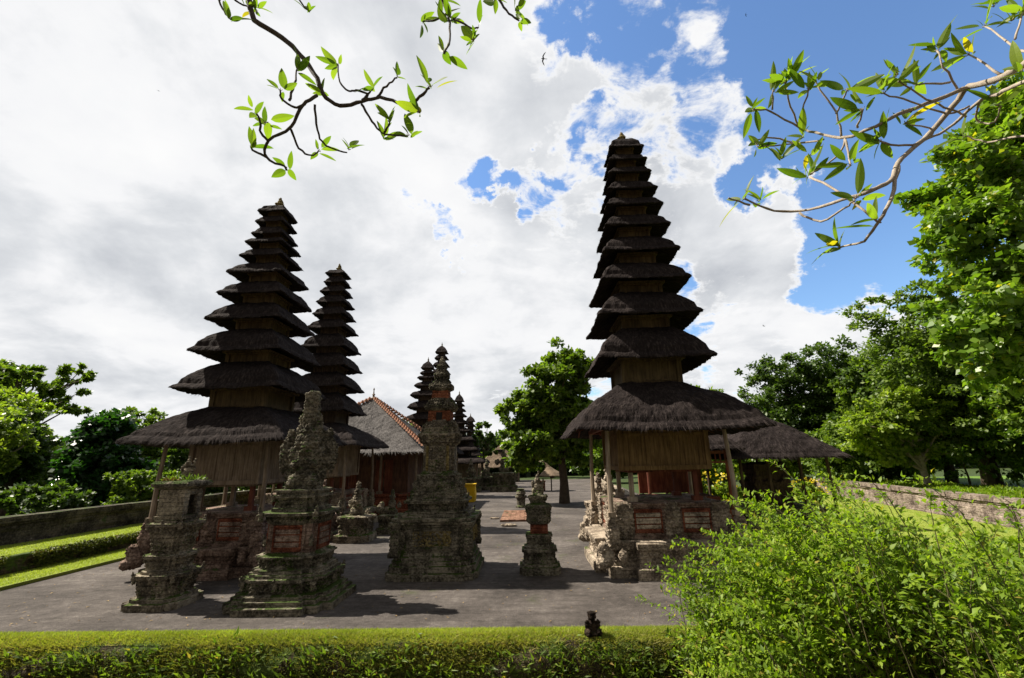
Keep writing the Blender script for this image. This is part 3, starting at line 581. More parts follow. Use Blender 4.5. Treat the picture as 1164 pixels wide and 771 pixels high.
# ================================================================== merus
def sqring(mb,r,z,h,w,sx=1,sy=1):
    for s in(-1,1):
        mb.box((0,s*r*sy,z),(r*sx+w,w,h)); mb.box((s*r*sx,0,z),(w,r*sy-w,h-.002))
def tierwall(parent,a,z0,z1,mt,seed,flare=1.28):
    m=MB(); m.box((0,0,(z0+z1)/2),(a,a,(z1-z0)/2))
    for s in(-1,1):
        for q in(-1,1): m.box((s*a,q*a,(z0+z1)/2-.004),(a*.09,a*.09,(z1-z0)/2-.004))
    h=(z1-z0); m.box((0,0,z1-.02),(a*flare*.88,a*flare*.88,.028)); m.box((0,0,z1+.02),(a*flare,a*flare,.025)); m.box((0,0,z0+h*.3),(a*1.04,a*1.04,.018))
    return m.build('tier_wall',mt,parent)
def planks(mb,r,z0,z1,sx=1,sy=1,w=.11,rr=random.Random(1),th=.012):
    """vertical boards round a square room"""
    mb.box((0,0,(z0+z1)/2),(r*sx-.03,r*sy-.03,(z1-z0)/2-.002))
    for ax in(0,1):
        L=r*(sx if ax==0 else sy); O=r*(sy if ax==0 else sx)
        for s in(-1,1):
            x=-L
            while x<L-.02:
                ww=min(rr.uniform(.8,1.2)*w,L-x); d=rr.uniform(0,.008); c=(x+ww/2,s*(O-.015+d),(z0+z1)/2) if ax==0 else (s*(O-.015+d),x+ww/2,(z0+z1)/2)
                h=(ww/2-.003,th,(z1-z0)/2) if ax==0 else (th,ww/2-.003,(z1-z0)/2); mb.box(c,h); x+=ww
KAR=[((0,0,0),(.07,.045,.10)),((0,-.03,.10),(.06,.05,.07)),((0,-.05,.19),(.035,.035,.07)),((.055,0,.05),(.035,.035,.06)),((-.055,0,.05),(.035,.035,.06)),((0,-.07,.03),(.03,.03,.03)),((0,.0,-.08),(.075,.06,.05))]
def antefix(mbparts,c,s=1.,ang=0.):
    for p in KAR:
        x,y,z=p[0]; co,si=math.cos(ang),math.sin(ang); mbparts.append(((c[0]+s*(x*co-y*si),c[1]+s*(x*si+y*co),c[2]+s*z),tuple(q*s for q in p[1]),(0,0,ang)))
def panel(parent,c,ax,sgn,hw,hh,mt=BRICK,mt2=STONEP,name='brick_panel'):
    """recessed brick panel with a raised frame on a wall face"""
    m=MB(); t_=.03
    def bx(u,z,hu,hz,dep,off):
        d=off*sgn
        m.box((c[0]+u,c[1]+d,c[2]+z) if ax==0 else (c[0]+d,c[1]+u,c[2]+z),(hu,dep,hz) if ax==0 else (dep,hu,hz))
    bx(0,hh-t_/2,hw,t_/2,.022,.012); bx(0,-hh+t_/2,hw,t_/2,.022,.012); bx(-hw+t_/2,0,t_/2,hh-t_,.021,.012); bx(hw-t_/2,0,t_/2,hh-t_,.021,.012)
    bx(0,0,hw-t_,hh-t_,.012,.0)
    o=m.build(name,mt,parent)
    m=MB()
    def bx2(u,z,hu,hz,dep,off):
        d=off*sgn; m.box((c[0]+u,c[1]+d,c[2]+z) if ax==0 else (c[0]+d,c[1]+u,c[2]+z),(hu,dep,hz) if ax==0 else (dep,hu,hz))
    bx2(0,hh*.5,hw-.04,hh*.17,.02,.008); bx2(0,0,hw-.04,hh*.22,.022,.008); bx2(0,-hh*.5,hw-.04,hh*.17,.02,.008)
    m.build('panel_relief',mt2,o)
    return o
def meru(cx,cy,label,group,b,z,dome,pl,po,zled,zpar,zwood,room,seed,stone,wallm,postm,roomm,strands=1.,full=True,fin=.2,zpost=1.25,rstep=.03):
    T=empty('pagoda',(cx,cy,0),label,'pagoda',group)
    K=len(b)
    # plinth
    pl2=pl
    V=stack_obj('plinth',[(pl2,0,.15),(pl2,.20,.15),(pl2-.10,.22,.2),(pl2-.13,.28,1.3),(pl2-.15,.36,1.3),(pl2-.12,zled-.18,1.2),(pl2-.06,zled-.13,.3),(pl2-.03,zled-.02,.2),(pl2-.06,zled,.05),(po-.35,zled+.005,.05)],redent(.55,.86),stone,T,step=rstep,amp=.035,seed=seed,cs=12.,wob=.005)
    pw=po-.18
    if full:
        stack_obj('parapet',[(pw+.04,zled+.004,.2),(pw+.04,zled+.07,.2),(pw,zled+.09,.1),(pw,zpar-.12,.1),(pw+.04,zpar-.10,.3),(pw+.06,zpar-.02,.3),(pw+.02,zpar,.1),(.3,zpar+.01,.1)],SQ,STONEP,T,step=rstep,amp=.03,seed=seed+1,cs=9.)
        hz=(zpar-zled)/2; zc=(zled+zpar)/2; hwc=.17*pw/1.15
        for ax in(0,1):
            for s in(-1,1):
                for u in(-pw*.45,pw*.45):
                    c=(u,s*pw,zc) if ax==0 else (s*pw,u,zc); panel(T,c,ax,s,pw*.26,hz*.66,BRICK,STONEL if stone is STONEL else STONEP)
        # carved relief blocks: corners and centres
        L=[]
        for sx_ in(-1,1):
            for sy_ in(-1,1): L.append(((sx_*(pw-.12),sy_*(pw-.12),zc),(.20,.20,hz*.98),(0,0,0),1))
        for s in(-1,1): L.append(((0,s*(pw-.05),zc),(.16,.12,hz*1.0),(0,0,0),1)); L.append(((s*(pw-.05),0,zc),(.12,.16,hz*1.0),(0,0,0),1))
        for s in(-1,1):
            antefix(L,(0,s*(pw+.07)*1.,zc+.05),1.4,0 if s<0 else math.pi)
        sculpt('carved_block',L,.028,STONEL if stone is not STONEP else STONEP,T,amp=.085,cs=13,seed=seed)
    # guardian heads at the plinth corners
    L=[]
    for sx_ in(-1,1):
        for sy_ in(-1,1):
            q=pl2-.16; L.append(((sx_*q,sy_*q,.42),(.19,.19,.20))); L.append(((sx_*(q+.05),sy_*(q+.05),.60),(.13,.13,.14))); L.append(((sx_*(q+.1),sy_*(q+.1),.33),(.13,.13,.12)))
            L.append(((sx_*(q-.35),sy_*(q+.02),.43),(.10,.08,.15))); L.append(((sx_*(q+.02),sy_*(q-.35),.43),(.08,.10,.15)))
    sculpt('corner_guardian',L,.028,stone,T,amp=.05,cs=16,seed=seed+4)
    # pedestals and posts
    zp=zpost; ze=z[0]
    for sx_ in(-1,1):
        for sy_ in(-1,1):
            sculpt('pedestal',[((0,0,.0),(.13,.13,.22),(0,0,0),1),((0,0,.24),(.15,.15,.05)),((0,0,.36),(.10,.10,.12)),((.07*sx_,.07*sy_,.12),(.10,.10,.13)),((.08*sx_,.08*sy_,.34),(.05,.05,.12))],.022,stone,T,(sx_*po,sy_*po,zp-.52),amp=.05,cs=13,seed=seed+sx_+2*sy_)
            m=MB(); k=.97; m.tube([(sx_*po,sy_*po,zp-.05),(sx_*po*1.0,sy_*po*1.0,(zp+ze)/2),(sx_*po*k,sy_*po*k,ze+.22)],[.062,.05,.045],8)
            m.box((sx_*po,sy_*po,zp-.02),(.085,.085,.05)); m.build('post',postm,T)
            m=MB(); q=min(room*.74,pw-.25); m.box((sx_*q,sy_*q,(zpar+zwood)/2),(.05,.05,(zwood-zpar)/2)); m.box((sx_*q,sy_*q,zpar+.05),(.10,.10,.055)); m.build('inner_post',postm if sx_<0 else WOODR,T)
    m=MB(); sqring(m,po*.98,ze+.17,.05,.05); sqring(m,min(room*.74,pw-.25),zwood-.03,.045,.06)
    m.build('beam',WOODR if postm is WOODP else WOODG,T)
    m=MB(); 
    bt=b[0]; zi=ze+.62*(z[1]-ze)*.66
    for s in(-1,1):
        for u in np.linspace(-bt*.9,bt*.9,13):
            for ax in(0,1):
                e=max(abs(u)*1.0,room*.8)
                if e>bt*.93: continue
                zr=lambda r_: ze+.05+(zi-ze)*(bt-r_)/(bt-room*.6)*.80
                a=(u,s*e,zr(e)) if ax==0 else (s*e,u,zr(e)); c=(u,s*bt*.95,zr(bt*.95)) if ax==0 else (s*bt*.95,u,zr(bt*.95))
                m.tube([a,c],.025,4)
    m.build('rafter',WOODR,T)
    # little chamber
    m=MB(); planks(m,room,zwood,ze+.35,rr=random.Random(int(seed*7)))
    sqring(m,room,zwood+.03,.05,.045); sqring(m,room*.99,ze-.02,.03,.03)
    for sx_ in(-1,1):
        for sy_ in(-1,1): m.box((sx_*room,sy_*room,(zwood+ze+.3)/2),(.055,.055,(ze+.28-zwood)/2))
    m.build('chamber',roomm,T)
    # tiers
    for i in range(K):
        if i<K-1:
            zt=z[i]+(.84 if i else .72)*(z[i+1]-z[i]); a=(.49 if i else .54)*b[i+1]
        else: zt=dome; a=.05
        tk=.08+.05*b[i]
        st=int(strands*(9000 if i==0 else 4200*b[i]**1.4/2))
        roof(T,b[i]*1.0,z[i],a,zt,tk,seed+i*1.31,strands=st,conv=(.60 if i else .70) if i<K-1 else .5,rise=.45 if i else .6,lift=.03*b[i],sl=.13 if i==0 else .07,sw=.007 if i==0 else .006)
        if i<K-1: tierwall(T,a*.90,zt-.15,z[i+1]+.10,wallm,i,1.22)
    sculpt('finial',[((0,0,0),(.10,.10,.10)),((0,0,fin*.35),(.13,.13,.05)),((.02,0,fin*.6),(.085,.085,.09)),((0,0,fin*.95),(.05,.05,.08)),((.07,-.03,fin*.45),(.05,.04,.05)),((-.08,.02,fin*.4),(.05,.05,.04))],.018,STONEY if fin>.22 else STONE,T,(0,0,dome-.03),amp=.04,cs=18,seed=seed)
    return T
G3='tall black thatched pagodas'
meru(3.16,11.85,'tall eleven tiered black thatched pagoda right of the path on a carved pale stone base',G3,
     [2.12,1.40,1.28,1.15,1.01,.88,.79,.70,.61,.55,.51],[2.95,4.68,5.82,6.79,7.65,8.45,9.13,9.68,10.26,10.73,11.19],11.80,1.72,1.35,.70,1.44,2.15,1.0,1.1,STONEL,WOODN,WOODP,WOODT,strands=1.3,fin=.24)
meru(-7.42,12.16,'nearest of the left hand pagodas, above a pinkish carved base with red panels',G3,
     [1.93,1.40,1.22,1.03,.91,.80,.63,.57,.48,.44,.42],[2.89,4.24,5.24,6.17,6.93,7.59,8.18,8.63,8.94,9.36,9.72],10.10,1.55,1.28,.62,1.34,1.98,.86,2.2,STONEP,WOODN,WOODG,WOODG,strands=1.2,fin=.27)
meru(-8.5,19.2,'second left hand pagoda, slimmer and farther, standing just behind the nearest one',G3,
     [2.16,1.33,1.19,1.08,.98,.84,.73,.65,.57,.49,.45],[3.01,4.44,5.47,6.35,7.20,8.08,8.73,9.32,9.85,10.33,10.78],11.1,2.1,1.6,.6,1.35,1.95,1.1,3.3,STONE,WOODD,WOODG,WOODG,strands=.7,full=True,fin=.3,rstep=.05)
# distant smaller pagodas
def far_meru(cx,cy,label,b,z,top,seed,base=None):
    T=empty('pagoda',(cx,cy,0),label,'pagoda','small distant pagodas')
    b=b[::-1];z=z[::-1];K=len(b)
    z0=z[0]
    stack_obj('plinth',[(b[0]*.8,0,.5),(b[0]*.8,.3,.8),(b[0]*.7,.35,1),(b[0]*.7,.8,.4),(b[0]*.5,.85,.2)],SQ,STONED,T,step=.08,amp=.06,seed=seed,cs=5)
    m=MB(); planks(m,b[0]*.5,.85,z0+.3,w=.16); m.build('chamber',WOODG,T)
    for s in(-1,1):
        for q in(-1,1): m=MB(); m.tube([(s*b[0]*.72,q*b[0]*.72,.4),(s*b[0]*.7,q*b[0]*.7,z0+.2)],.06,6); m.build('post',WOODG,T)
    for i in range(K):
        zt=z[i]+.68*(z[i+1]-z[i]) if i<K-1 else top; a=.5*b[i+1] if i<K-1 else .04
        roof(T,b[i],z[i],a,zt,.08+.07*b[i],seed+i,strands=0,conv=.7 if i<K-1 else .6,lift=.03)
        if i<K-1: tierwall(T,a*.97,zt-.1,z[i+1]+.1,WOODD,i)
    m=MB(); m.lathe([(.02,-.1),(.09,-.02),(.05,.05),(.07,.12),(.03,.2),(.01,.34)],8,(0,0,top)); m.build('finial',STONED,T)
far_meru(-7.41,34,'distant black pagoda left of and behind the central moss covered shrine spire',[.48,.54,.68,.85,1.07,1.21,1.35,1.6,1.75],[9.32,8.9,8.52,7.89,7.14,6.25,5.38,4.25,3.0],9.95,5.1)
far_meru(-7.49,40,'tallest of the distant pagodas, rising directly behind the central shrine spire',[.54,.59,.68,.75,.81,.91,1.05,1.15,1.31,1.62,1.9],[11.98,11.41,10.74,10.08,9.33,8.59,7.67,6.67,5.6,4.37,3.0],12.7,6.1)
far_meru(-6.57,45,'distant broad based black pagoda just right of the central shrine',[.47,.53,.64,.74,.93,1.19,1.63,2.09,2.84],[8.17,7.72,7.19,6.65,5.95,5.16,4.28,3.32,2.18],8.95,7.1)
far_meru(-6.4,53,'farthest pagoda, half hidden behind the broad based black one',[.54,.60,.73,.84,1.01,1.36,1.7],[6.82,6.24,5.6,4.87,3.97,2.96,2.2],7.5,8.1)
# ================================================================== shrines in the court
RD=redent(.62,.84)
def anteset(r,z,s,parts,mid=True):
    for sx_ in(-1,1):
        for sy_ in(-1,1): antefix(parts,(sx_*r*.84,sy_*r*.84,z),s,math.atan2(sx_,-sy_) if True else 0)
    if mid:
        for k in range(4): a=k*math.pi/2; antefix(parts,(r*.97*math.sin(a),-r*.97*math.cos(a),z),s*.9,a)
# big one with seated bird-figure
T=empty('shrine',(-4.35,9.12,0),'mossy stone shrine carrying a winged seated guardian figure, in front of the nearest left pagoda','shrine','stone shrines in the court')
stack_obj('base',[(.95,0,.3),(.95,.115,.3),(.86,.12,.2),(.86,.19,.3),(.80,.195,.3),(.80,.25,.3),(.72,.255,.3),(.69,.27,1.2),(.70,.44,.3),(.75,.45,.3),(.75,.50,.2),(.67,.505,.2),(.67,.555,.2),(.62,.56,.2),(.62,.62,.2),(.54,.625,.2),(.53,.65,1.2),(.56,.79,.3),(.60,.80,.3),(.60,.835,.2),(.50,.84,.4),(.46,.88,.15)],RD,STONED,T,step=.022,amp=0.038,seed=1.3,cs=16,wob=.005)
stack_obj('body',[(.45,.872,.15),(.45,1.33,.15),(.43,1.37,.2)],redent(.66,.9),STONEP,T,step=.022,amp=0.019,seed=2.3,cs=19)
stack_obj('cornice',[(.46,1.34,.3),(.49,1.37,.3),(.49,1.40,1.2),(.54,1.50,.3),(.62,1.51,.2),(.62,1.555,.1),(.45,1.56,.1),(.45,1.62,.3),(.40,1.63,.3),(.40,1.66,1.),(.41,1.80,.3),(.46,1.81,.3),(.46,1.85,.2),(.40,1.855,.2),(.40,1.90,.2),(.45,1.905,.2),(.45,1.945,.2),(.30,1.95,.1)],RD,STONED,T,step=.022,amp=0.033,seed=3.3,cs=18,wob=.005)
for ax in(0,1):
    for s in(-1,1): panel(T,((0,s*.45,1.12) if ax==0 else (s*.45,0,1.12)),ax,s,.26,.22)
L=[]; anteset(.60,1.50,.75,L,False); anteset(.50,1.05,.55,L,False); anteset(.46,1.80,.5,L,False); anteset(.74,.38,.7,L,True); sculpt('corner_ornament',L,.016,STONED,T,amp=.035,cs=16,seed=2)
fig=[((0,0,.06),(.30,.24,.10),(0,0,0),1),((0,.02,.42),(.22,.19,.30)),((0,-.12,.30),(.16,.14,.18)),((.15,-.15,.20),(.10,.17,.11)),((-.15,-.15,.20),(.10,.17,.11)),((.18,-.26,.13),(.07,.10,.12)),((-.18,-.26,.13),(.07,.10,.12)),
 ((.22,-.05,.62),(.10,.12,.20),(0,.3,0)),((-.22,-.05,.62),(.10,.12,.20),(0,-.3,0)),((.17,-.20,.48),(.07,.12,.08)),((-.17,-.20,.48),(.07,.12,.08)),
 ((0,-.05,.90),(.24,.20,.22)),((0,.10,.70),(.40,.09,.52)),((0,.08,1.12),(.27,.12,.22)),((0,-.02,.55),(.28,.2,.3)),((0,-.20,.84),(.10,.12,.07)),((0,-.27,.78),(.05,.08,.05)),((.085,-.19,.95),(.055,.05,.05)),((-.085,-.19,.95),(.055,.05,.05)),((0,-.19,.70),(.13,.09,.05)),
 ((.0,-.02,1.10),(.20,.18,.07)),((.17,-.02,1.16),(.05,.06,.08)),((-.17,-.02,1.16),(.05,.06,.08)),((0,-.12,1.17),(.07,.05,.09)),
 ((0,.06,1.30),(.16,.14,.18)),((0,.05,1.60),(.135,.12,.30),(0,0,0),1),((0,.05,1.90),(.12,.11,.04)),((.17,.08,1.32),(.06,.06,.16)),((-.17,.08,1.32),(.06,.06,.16)),
 ((.36,.10,.66),(.14,.07,.38),(0,.16,0)),((-.36,.10,.66),(.14,.07,.38),(0,-.16,0)),((.48,.12,.58),(.07,.05,.32),(0,.1,0)),((-.48,.12,.58),(.07,.05,.32),(0,-.1,0)),((.36,.12,1.02),(.09,.05,.16)),((-.36,.12,1.02),(.09,.05,.16)),((.28,.05,.25),(.10,.08,.14)),((-.28,.05,.25),(.10,.08,.14))]
sculpt('guardian_figure',fig,.018,STONED,T,(0,0,1.93),amp=.05,cs=13,seed=6,rz=R(12))
# left small shrine with a niche
T=empty('shrine',(-6.67,8.98,0),'small mossy shrine with an open niche and flat cap, leftmost in the court','shrine','stone shrines in the court')
stack_obj('base',[(.50,0,.2),(.50,.11,.2),(.42,.115,.2),(.42,.17,.2),(.38,.175,.2),(.35,.20,1.1),(.39,.46,1.2),(.43,.50,.3),(.44,.55,.2),(.35,.555,.2),(.35,.60,.2),(.31,.605,.2),(.30,.64,.9),(.31,.80,.3),(.36,.81,.2),(.36,.86,.2),(.26,.865,.2),(.26,.90,.9),(.29,1.10,1.1),(.31,1.16,.3),(.31,1.20,1.1),(.35,1.34,.3),(.39,1.35,.2),(.39,1.40,.2),(.29,1.405,.2),(.29,1.45,.2),(.25,1.46,.1)],redent(.66,.86),STONE,T,step=.02,amp=0.035,seed=5.3,cs=19,wob=.005)
L=[]; anteset(.36,1.36,.55,L); anteset(.42,.48,.6,L); anteset(.33,.80,.4,L,False); sculpt('corner_ornament',L,.015,STONE,T,amp=.03,cs=17,seed=3)
m=MB(); m.box((0,-.205,1.73),(.245,.03,.27)); m.box((-.215,0,1.73),(.03,.175,.268)); m.box((0,.205,1.73),(.245,.03,.27)); m.box((.215,-.14,1.73),(.03,.035,.266)); m.box((.215,.14,1.73),(.03,.035,.266)); m.box((.21,0,1.94),(.03,.11,.05)); m.box((0,-.239,1.74),(.12,.008,.19)); m.box((0,0,1.49),(.27,.27,.03))
m.build('niche',STONE,T)
stack_obj('cap',[(.25,1.99,.1),(.30,2.02,.3),(.35,2.05,.3),(.36,2.10,.3),(.33,2.14,.2),(.1,2.16,.2)],SQ,STONED,T,step=.02,amp=0.019,seed=7,cs=23,wob=.005)
sculpt('small_idol',[((0,0,.05),(.07,.06,.07)),((0,0,.16),(.055,.05,.08)),((0,-.01,.27),(.04,.04,.05)),((.07,0,.2),(.03,.03,.07)),((-.07,0,.2),(.03,.03,.07)),((0,0,.34),(.02,.02,.05)),((.09,0,.3),(.02,.02,.05))],.012,STONE,T,(.05,0,2.15),amp=.03,cs=22).scale=(1.3,1.3,1.35)
# central tall shrine
T=empty('shrine',(-2.1,11.3,0),'large moss covered central shrine with a tapering spire of red brick and green moss tiers','shrine','stone shrines in the court')
stack_obj('base',[(1.0,0,.3),(1.0,.13,.3),(.94,.145,.2),(.94,.26,.2),(.89,.275,.3),(.89,.35,.3),(.85,.365,.3),(.85,.43,.3),(.82,.45,.3),(.80,.50,.2),(.79,.56,.2),(.79,1.02,.2),(.83,1.03,.3),(.83,1.08,.3),(.89,1.09,.3),(.89,1.14,.3),(.93,1.15,.3),(.93,1.21,.2),(.78,1.215,.2),(.78,1.27,.2),(.70,1.275,.2),(.70,1.33,.2),(.63,1.335,.3),(.62,1.36,1.),(.64,1.50,.3),(.72,1.51,.3),(.72,1.56,.2),(.66,1.565,.3),(.66,1.61,.2),(.59,1.615,.6),(.60,1.72,1.2),(.54,1.80,.9),(.56,1.92,1.2),(.47,2.0,.8),(.49,2.10,.8),(.40,2.14,.3),(.37,2.20,.2)],redent(.74,.93),STONED,T,step=.024,amp=0.038,seed=9.3,cs=14,wob=.005)
L=[]; anteset(.80,.75,1.3,L,False); anteset(.86,1.16,.7,L,False); anteset(.70,1.56,.6,L); anteset(.56,1.86,.6,L); sculpt('corner_ornament',L,.02,STONED,T,amp=.045,cs=13,seed=5)
m=MB()
for ax in(0,1):
    for s in(-1,1):
        c=(0,s*.80,.80) if ax==0 else (s*.80,0,.80); panel(T,c,ax,s,.47,.21,STONED,STONED,'panel_frame')
        V,F,nn_,mm_=stack([(.40,-.15,1),(.40,.15,1)],SQ,.02,.05,3.,1,.05,12)
        m2=MB(); m2.add(V if ax==0 else V[:,[1,0,2]],F.tolist()); m2.build('carved_panel',STONEY,T,(0,s*.81,.80) if ax==0 else (s*.81,0,.80))
stack_obj('upper_body',[(.37,2.195,.2),(.37,2.78,.2),(.40,2.82,.5),(.45,2.86,.9),(.46,2.95,.9),(.50,3.02,.4),(.50,3.07,.2),(.44,3.09,.8),(.42,3.2,1.3),(.36,3.30,1),(.30,3.38,.5),(.28,3.40,.2)],redent(.55,.8),STONE,T,step=.022,amp=0.042,seed=11.3,cs=18)
for s in(-1,1):
    m=MB(); V,F,_,_=stack([(.17,-.28,1),(.17,.28,1)],SQ,.02,.05,4.,1,.18,14); m.add(V,F.tolist()); m.build('carved_panel',STONE,T,(0,s*.385,2.49))
for s in(-1,1):
    for q in(-1,1):
        m=MB(); m.lathe([(.03,-.28),(.04,-.2),(.03,-.1),(.042,0),(.03,.1),(.04,.2),(.03,.28)],8,(0,0,0)); m.build('baluster',STONEY,T,(s*.24,q*.36,2.49))
stack_obj('red_tier',[(.27,3.36,.1),(.26,3.62,.1)],SQ,BRICKO,T,step=.03,amp=0.012,seed=1)
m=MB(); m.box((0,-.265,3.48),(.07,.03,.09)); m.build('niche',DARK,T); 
stack_obj('moss_tier',[(.26,3.61,.5),(.36,3.66,1),(.38,3.74,1.2),(.32,3.82,1.2),(.26,3.9,1.),(.22,3.93,.3)],redent(.6,.85),STONED,T,step=.02,amp=0.037,seed=4,cs=21)
stack_obj('red_tier',[(.21,3.92,.1),(.19,4.12,.1)],SQ,BRICKO,T,step=.03,amp=0.012,seed=2)
stack_obj('moss_tier',[(.19,4.11,.5),(.28,4.16,1),(.29,4.24,1.2),(.22,4.32,1.2),(.16,4.40,1.),(.18,4.48,1.),(.19,4.54,1),(.12,4.62,1),(.10,4.70,.8),(.12,4.76,.8),(.06,4.84,.5),(.05,4.92,.3),(.02,5.02,.3)],redent(.6,.85),STONED,T,step=.018,amp=0.031,seed=5,cs=24)
for sx_ in(-1,1):
    for sy_ in(-1,1):
        stack_obj('corner_pillar',[(.11,.44,.3),(.12,.5,.9),(.085,.56,.9),(.09,.8,1.1),(.085,1.0,.9),(.12,1.06,.9),(.13,1.14,.3)],SQ,STONED,T,(sx_*.80,sy_*.80,0),step=.02,amp=.03,seed=sx_+2*sy_,cs=18,wob=.005)
# small pillar shrine
T=empty('shrine',(.24,11.12,0),'slender mossy pillar shrine with a red brick band, standing alone on the path','shrine','stone shrines in the court')
stack_obj('base',[(.45,0,.2),(.45,.15,.2),(.39,.155,.3),(.39,.21,.2),(.34,.215,.3),(.34,.26,.9),(.34,.43,.3),(.39,.44,.3),(.39,.50,.2),(.34,.505,.2),(.34,.55,.2),(.28,.555,.3),(.26,.58,.9),(.27,.73,.3),(.30,.74,.3),(.30,.79,.3),(.21,.80,.2)],redent(.7,.88),STONED,T,step=.02,amp=0.033,seed=13.3,cs=18,wob=.005)
stack_obj('brick_band',[(.20,.81,.1),(.20,1.0,.1)],SQ,BRICK,T,step=.03,amp=0.009,seed=3)
stack_obj('head',[(.20,.995,.3),(.24,1.02,.6),(.26,1.06,1.2),(.25,1.18,1.3),(.28,1.30,1),(.29,1.38,.6),(.27,1.41,.2),(.20,1.42,.3),(.16,1.46,.8),(.20,1.56,1.2),(.22,1.60,.6),(.14,1.61,.2),(.12,1.66,.3)],redent(.66,.86),STONED,T,step=.016,amp=0.033,seed=14.3,cs=23)
sculpt('figure',[((0,0,.03),(.13,.12,.06)),((0,0,.15),(.10,.09,.12)),((.10,-.03,.08),(.05,.07,.05)),((-.10,-.03,.08),(.05,.07,.05)),((0,-.02,.30),(.07,.07,.075)),((.11,0,.20),(.035,.04,.10)),((-.11,0,.20),(.035,.04,.10)),((0,0,.39),(.045,.045,.05)),((.13,0,.27),(.03,.03,.06)),((.03,.02,.47),(.02,.02,.05))],.014,STONE,T,(0,0,1.64),amp=.03,cs=18)
# little altar between the second pagoda and the central shrine
def small_altar(x,y,label,s,seed,mt=STONE):
    T=empty('altar',(x,y,0),label,'altar','small carved altars')
    stack_obj('base',[(.55*s,0,.3),(.55*s,.2*s,.3),(.45*s,.24*s,1),(.42*s,.55*s,1.2),(.5*s,.65*s,.8),(.5*s,.72*s,.2),(.3*s,.74*s,.2)],redent(.66,.86),mt,T,step=.035,amp=0.081,seed=seed,cs=8)
    rr=random.Random(seed); L=[((0,0,.1*s),(.22*s,.2*s,.2*s)),((0,-.02,.42*s),(.17*s,.16*s,.2*s)),((0,-.05,.70*s),(.12*s,.12*s,.13*s)),((0,0,.88*s),(.07*s,.07*s,.14*s))]
    for k in range(4): L.append(((rr.uniform(-.3,.3)*s,rr.uniform(-.25,.25)*s,rr.uniform(.05,.45)*s),(.10*s,.09*s,.13*s)))
    sculpt('carved_top',L,.026*s,mt,T,(0,0,.72*s),amp=.07*s,cs=10/s,seed=seed); return T
small_altar(-5.6,15.6,'mossy altar with carved lumps in front of the second left pagoda',1.05,2,STONE)
small_altar(-6.9,15.9,'pinkish carved altar beside the posts of the second left pagoda',1.1,3,STONEP)
small_altar(-4.9,17.2,'low dark altar just left of the central shrine base',.85,4,STONED)
small_altar(-1.9,39,'dark moss covered shrine with spreading base at the far end of the path',2.0,5,STONED)
small_altar(-4.6,38.5,'dark stone altar at the foot of the broad distant pagoda',1.5,6,STONED)
small_altar(-3.5,41,'mossy altar between the broad distant pagoda and the far brown hut',1.5,7,STONED)
small_altar(2.75,16.2,'tall pale carved altar in sunlight behind the right pagoda posts',1.25,8,STONEL)
small_altar(2.8,18.8,'pale carved altar farther behind the right pagoda base',1.1,9,STONEL)
# stone fragments, slab, jars, yellow box
o=stack_obj('statuette',[(.16,0,.2),(.16,.03,.2),(.1,.035,.2)],SQ,STONED,None,(.68,5.62,.49),step=.02,amp=.02); bpy.data.objects.remove(o)
T=empty('statuette',(.69,5.78,.48),'small dark weathered stone guardian squatting on the grassy wall in the foreground','statue')
sculpt('figure',[((0,0,.03),(.09,.08,.04)),((0,.01,.10),(.065,.06,.08)),((.06,-.03,.05),(.04,.06,.04)),((-.06,-.03,.05),(.04,.06,.04)),((.065,-.01,.12),(.025,.03,.055)),((-.065,-.01,.12),(.025,.03,.055)),((0,-.005,.205),(.05,.05,.042)),((0,-.045,.20),(.03,.02,.02)),((0,0,.235),(.055,.05,.018))],.007,M_stone('charred_stone',(.03,.02,.015),(.11,.075,.055),.25,(.05,.06,.02),.2,3),T,amp=.018,cs=30,rz=R(10))
m=MB(); rr=random.Random(4)
for i in range(6):
    for j in range(16): m.box((-1.15+.2*i+.1,19.6+.23*j+.11,.035),(.096,.108,.035+rr.uniform(0,.012)))
tag(m.build('brick_slab',SLABM),'low rectangular patch of red bricks laid on the paving left of the slender pillar','brick paving')
def rock(x,y,lab,s,seed): 
    o=sculpt('stone',[((0,0,.03*s),(.28*s,.12*s,.06*s)),((.15*s,.02,.02),(.16*s,.09*s,.05*s))],.03,STONEL,None,(x,y,.01),amp=.04,cs=8,seed=seed); tag(o,lab,'stone')
rock(-.75,18.3,'flat pale stone lying in front of the red brick patch',1.1,1); rock(-1.45,20.6,'small pale stone lying at the left end of the red brick patch',.8,2)
T=empty('stone_jar',(-.35,25.3,0),'squat dark stone jar on a round pedestal beyond the red brick patch','jar'); m=MB(); m.lathe([(.30,0),(.30,.08),(.22,.12),(.24,.45),(.32,.52),(.32,.6)],14); m.build('pedestal',STONED,T); m=MB(); m.lathe([(.18,.6),(.27,.7),(.24,.82),(.16,.88),(.22,.95),(.15,.95)],14); m.build('jar_bowl',STONED,T)
T=empty('stone_jar',(.45,25.6,0),'lower dark stone bowl beside the round jar beyond the brick patch','jar'); m=MB(); m.lathe([(.22,0),(.2,.1),(.14,.2),(.2,.42),(.3,.5),(.3,.62),(.2,.62)],14); m.build('jar_bowl',STONED,T)
T=empty('yellow_altar',(-3.65,29.4,0),'bright yellow cloth wrapped box altar standing beyond the central shrine','altar')
V,F,_,_=stack([(.42,0,0),(.43,.3,0),(.42,.95,0),(.45,1.0,0)],SQ,.06,.0,1.,wob=.02); m=MB(); m.add(V,F.tolist()); m.build('cloth_wrap',YELLOW,T); m=MB(); m.box((0,0,1.03),(.47,.47,.035)); m.build('top',YELLOW,T)
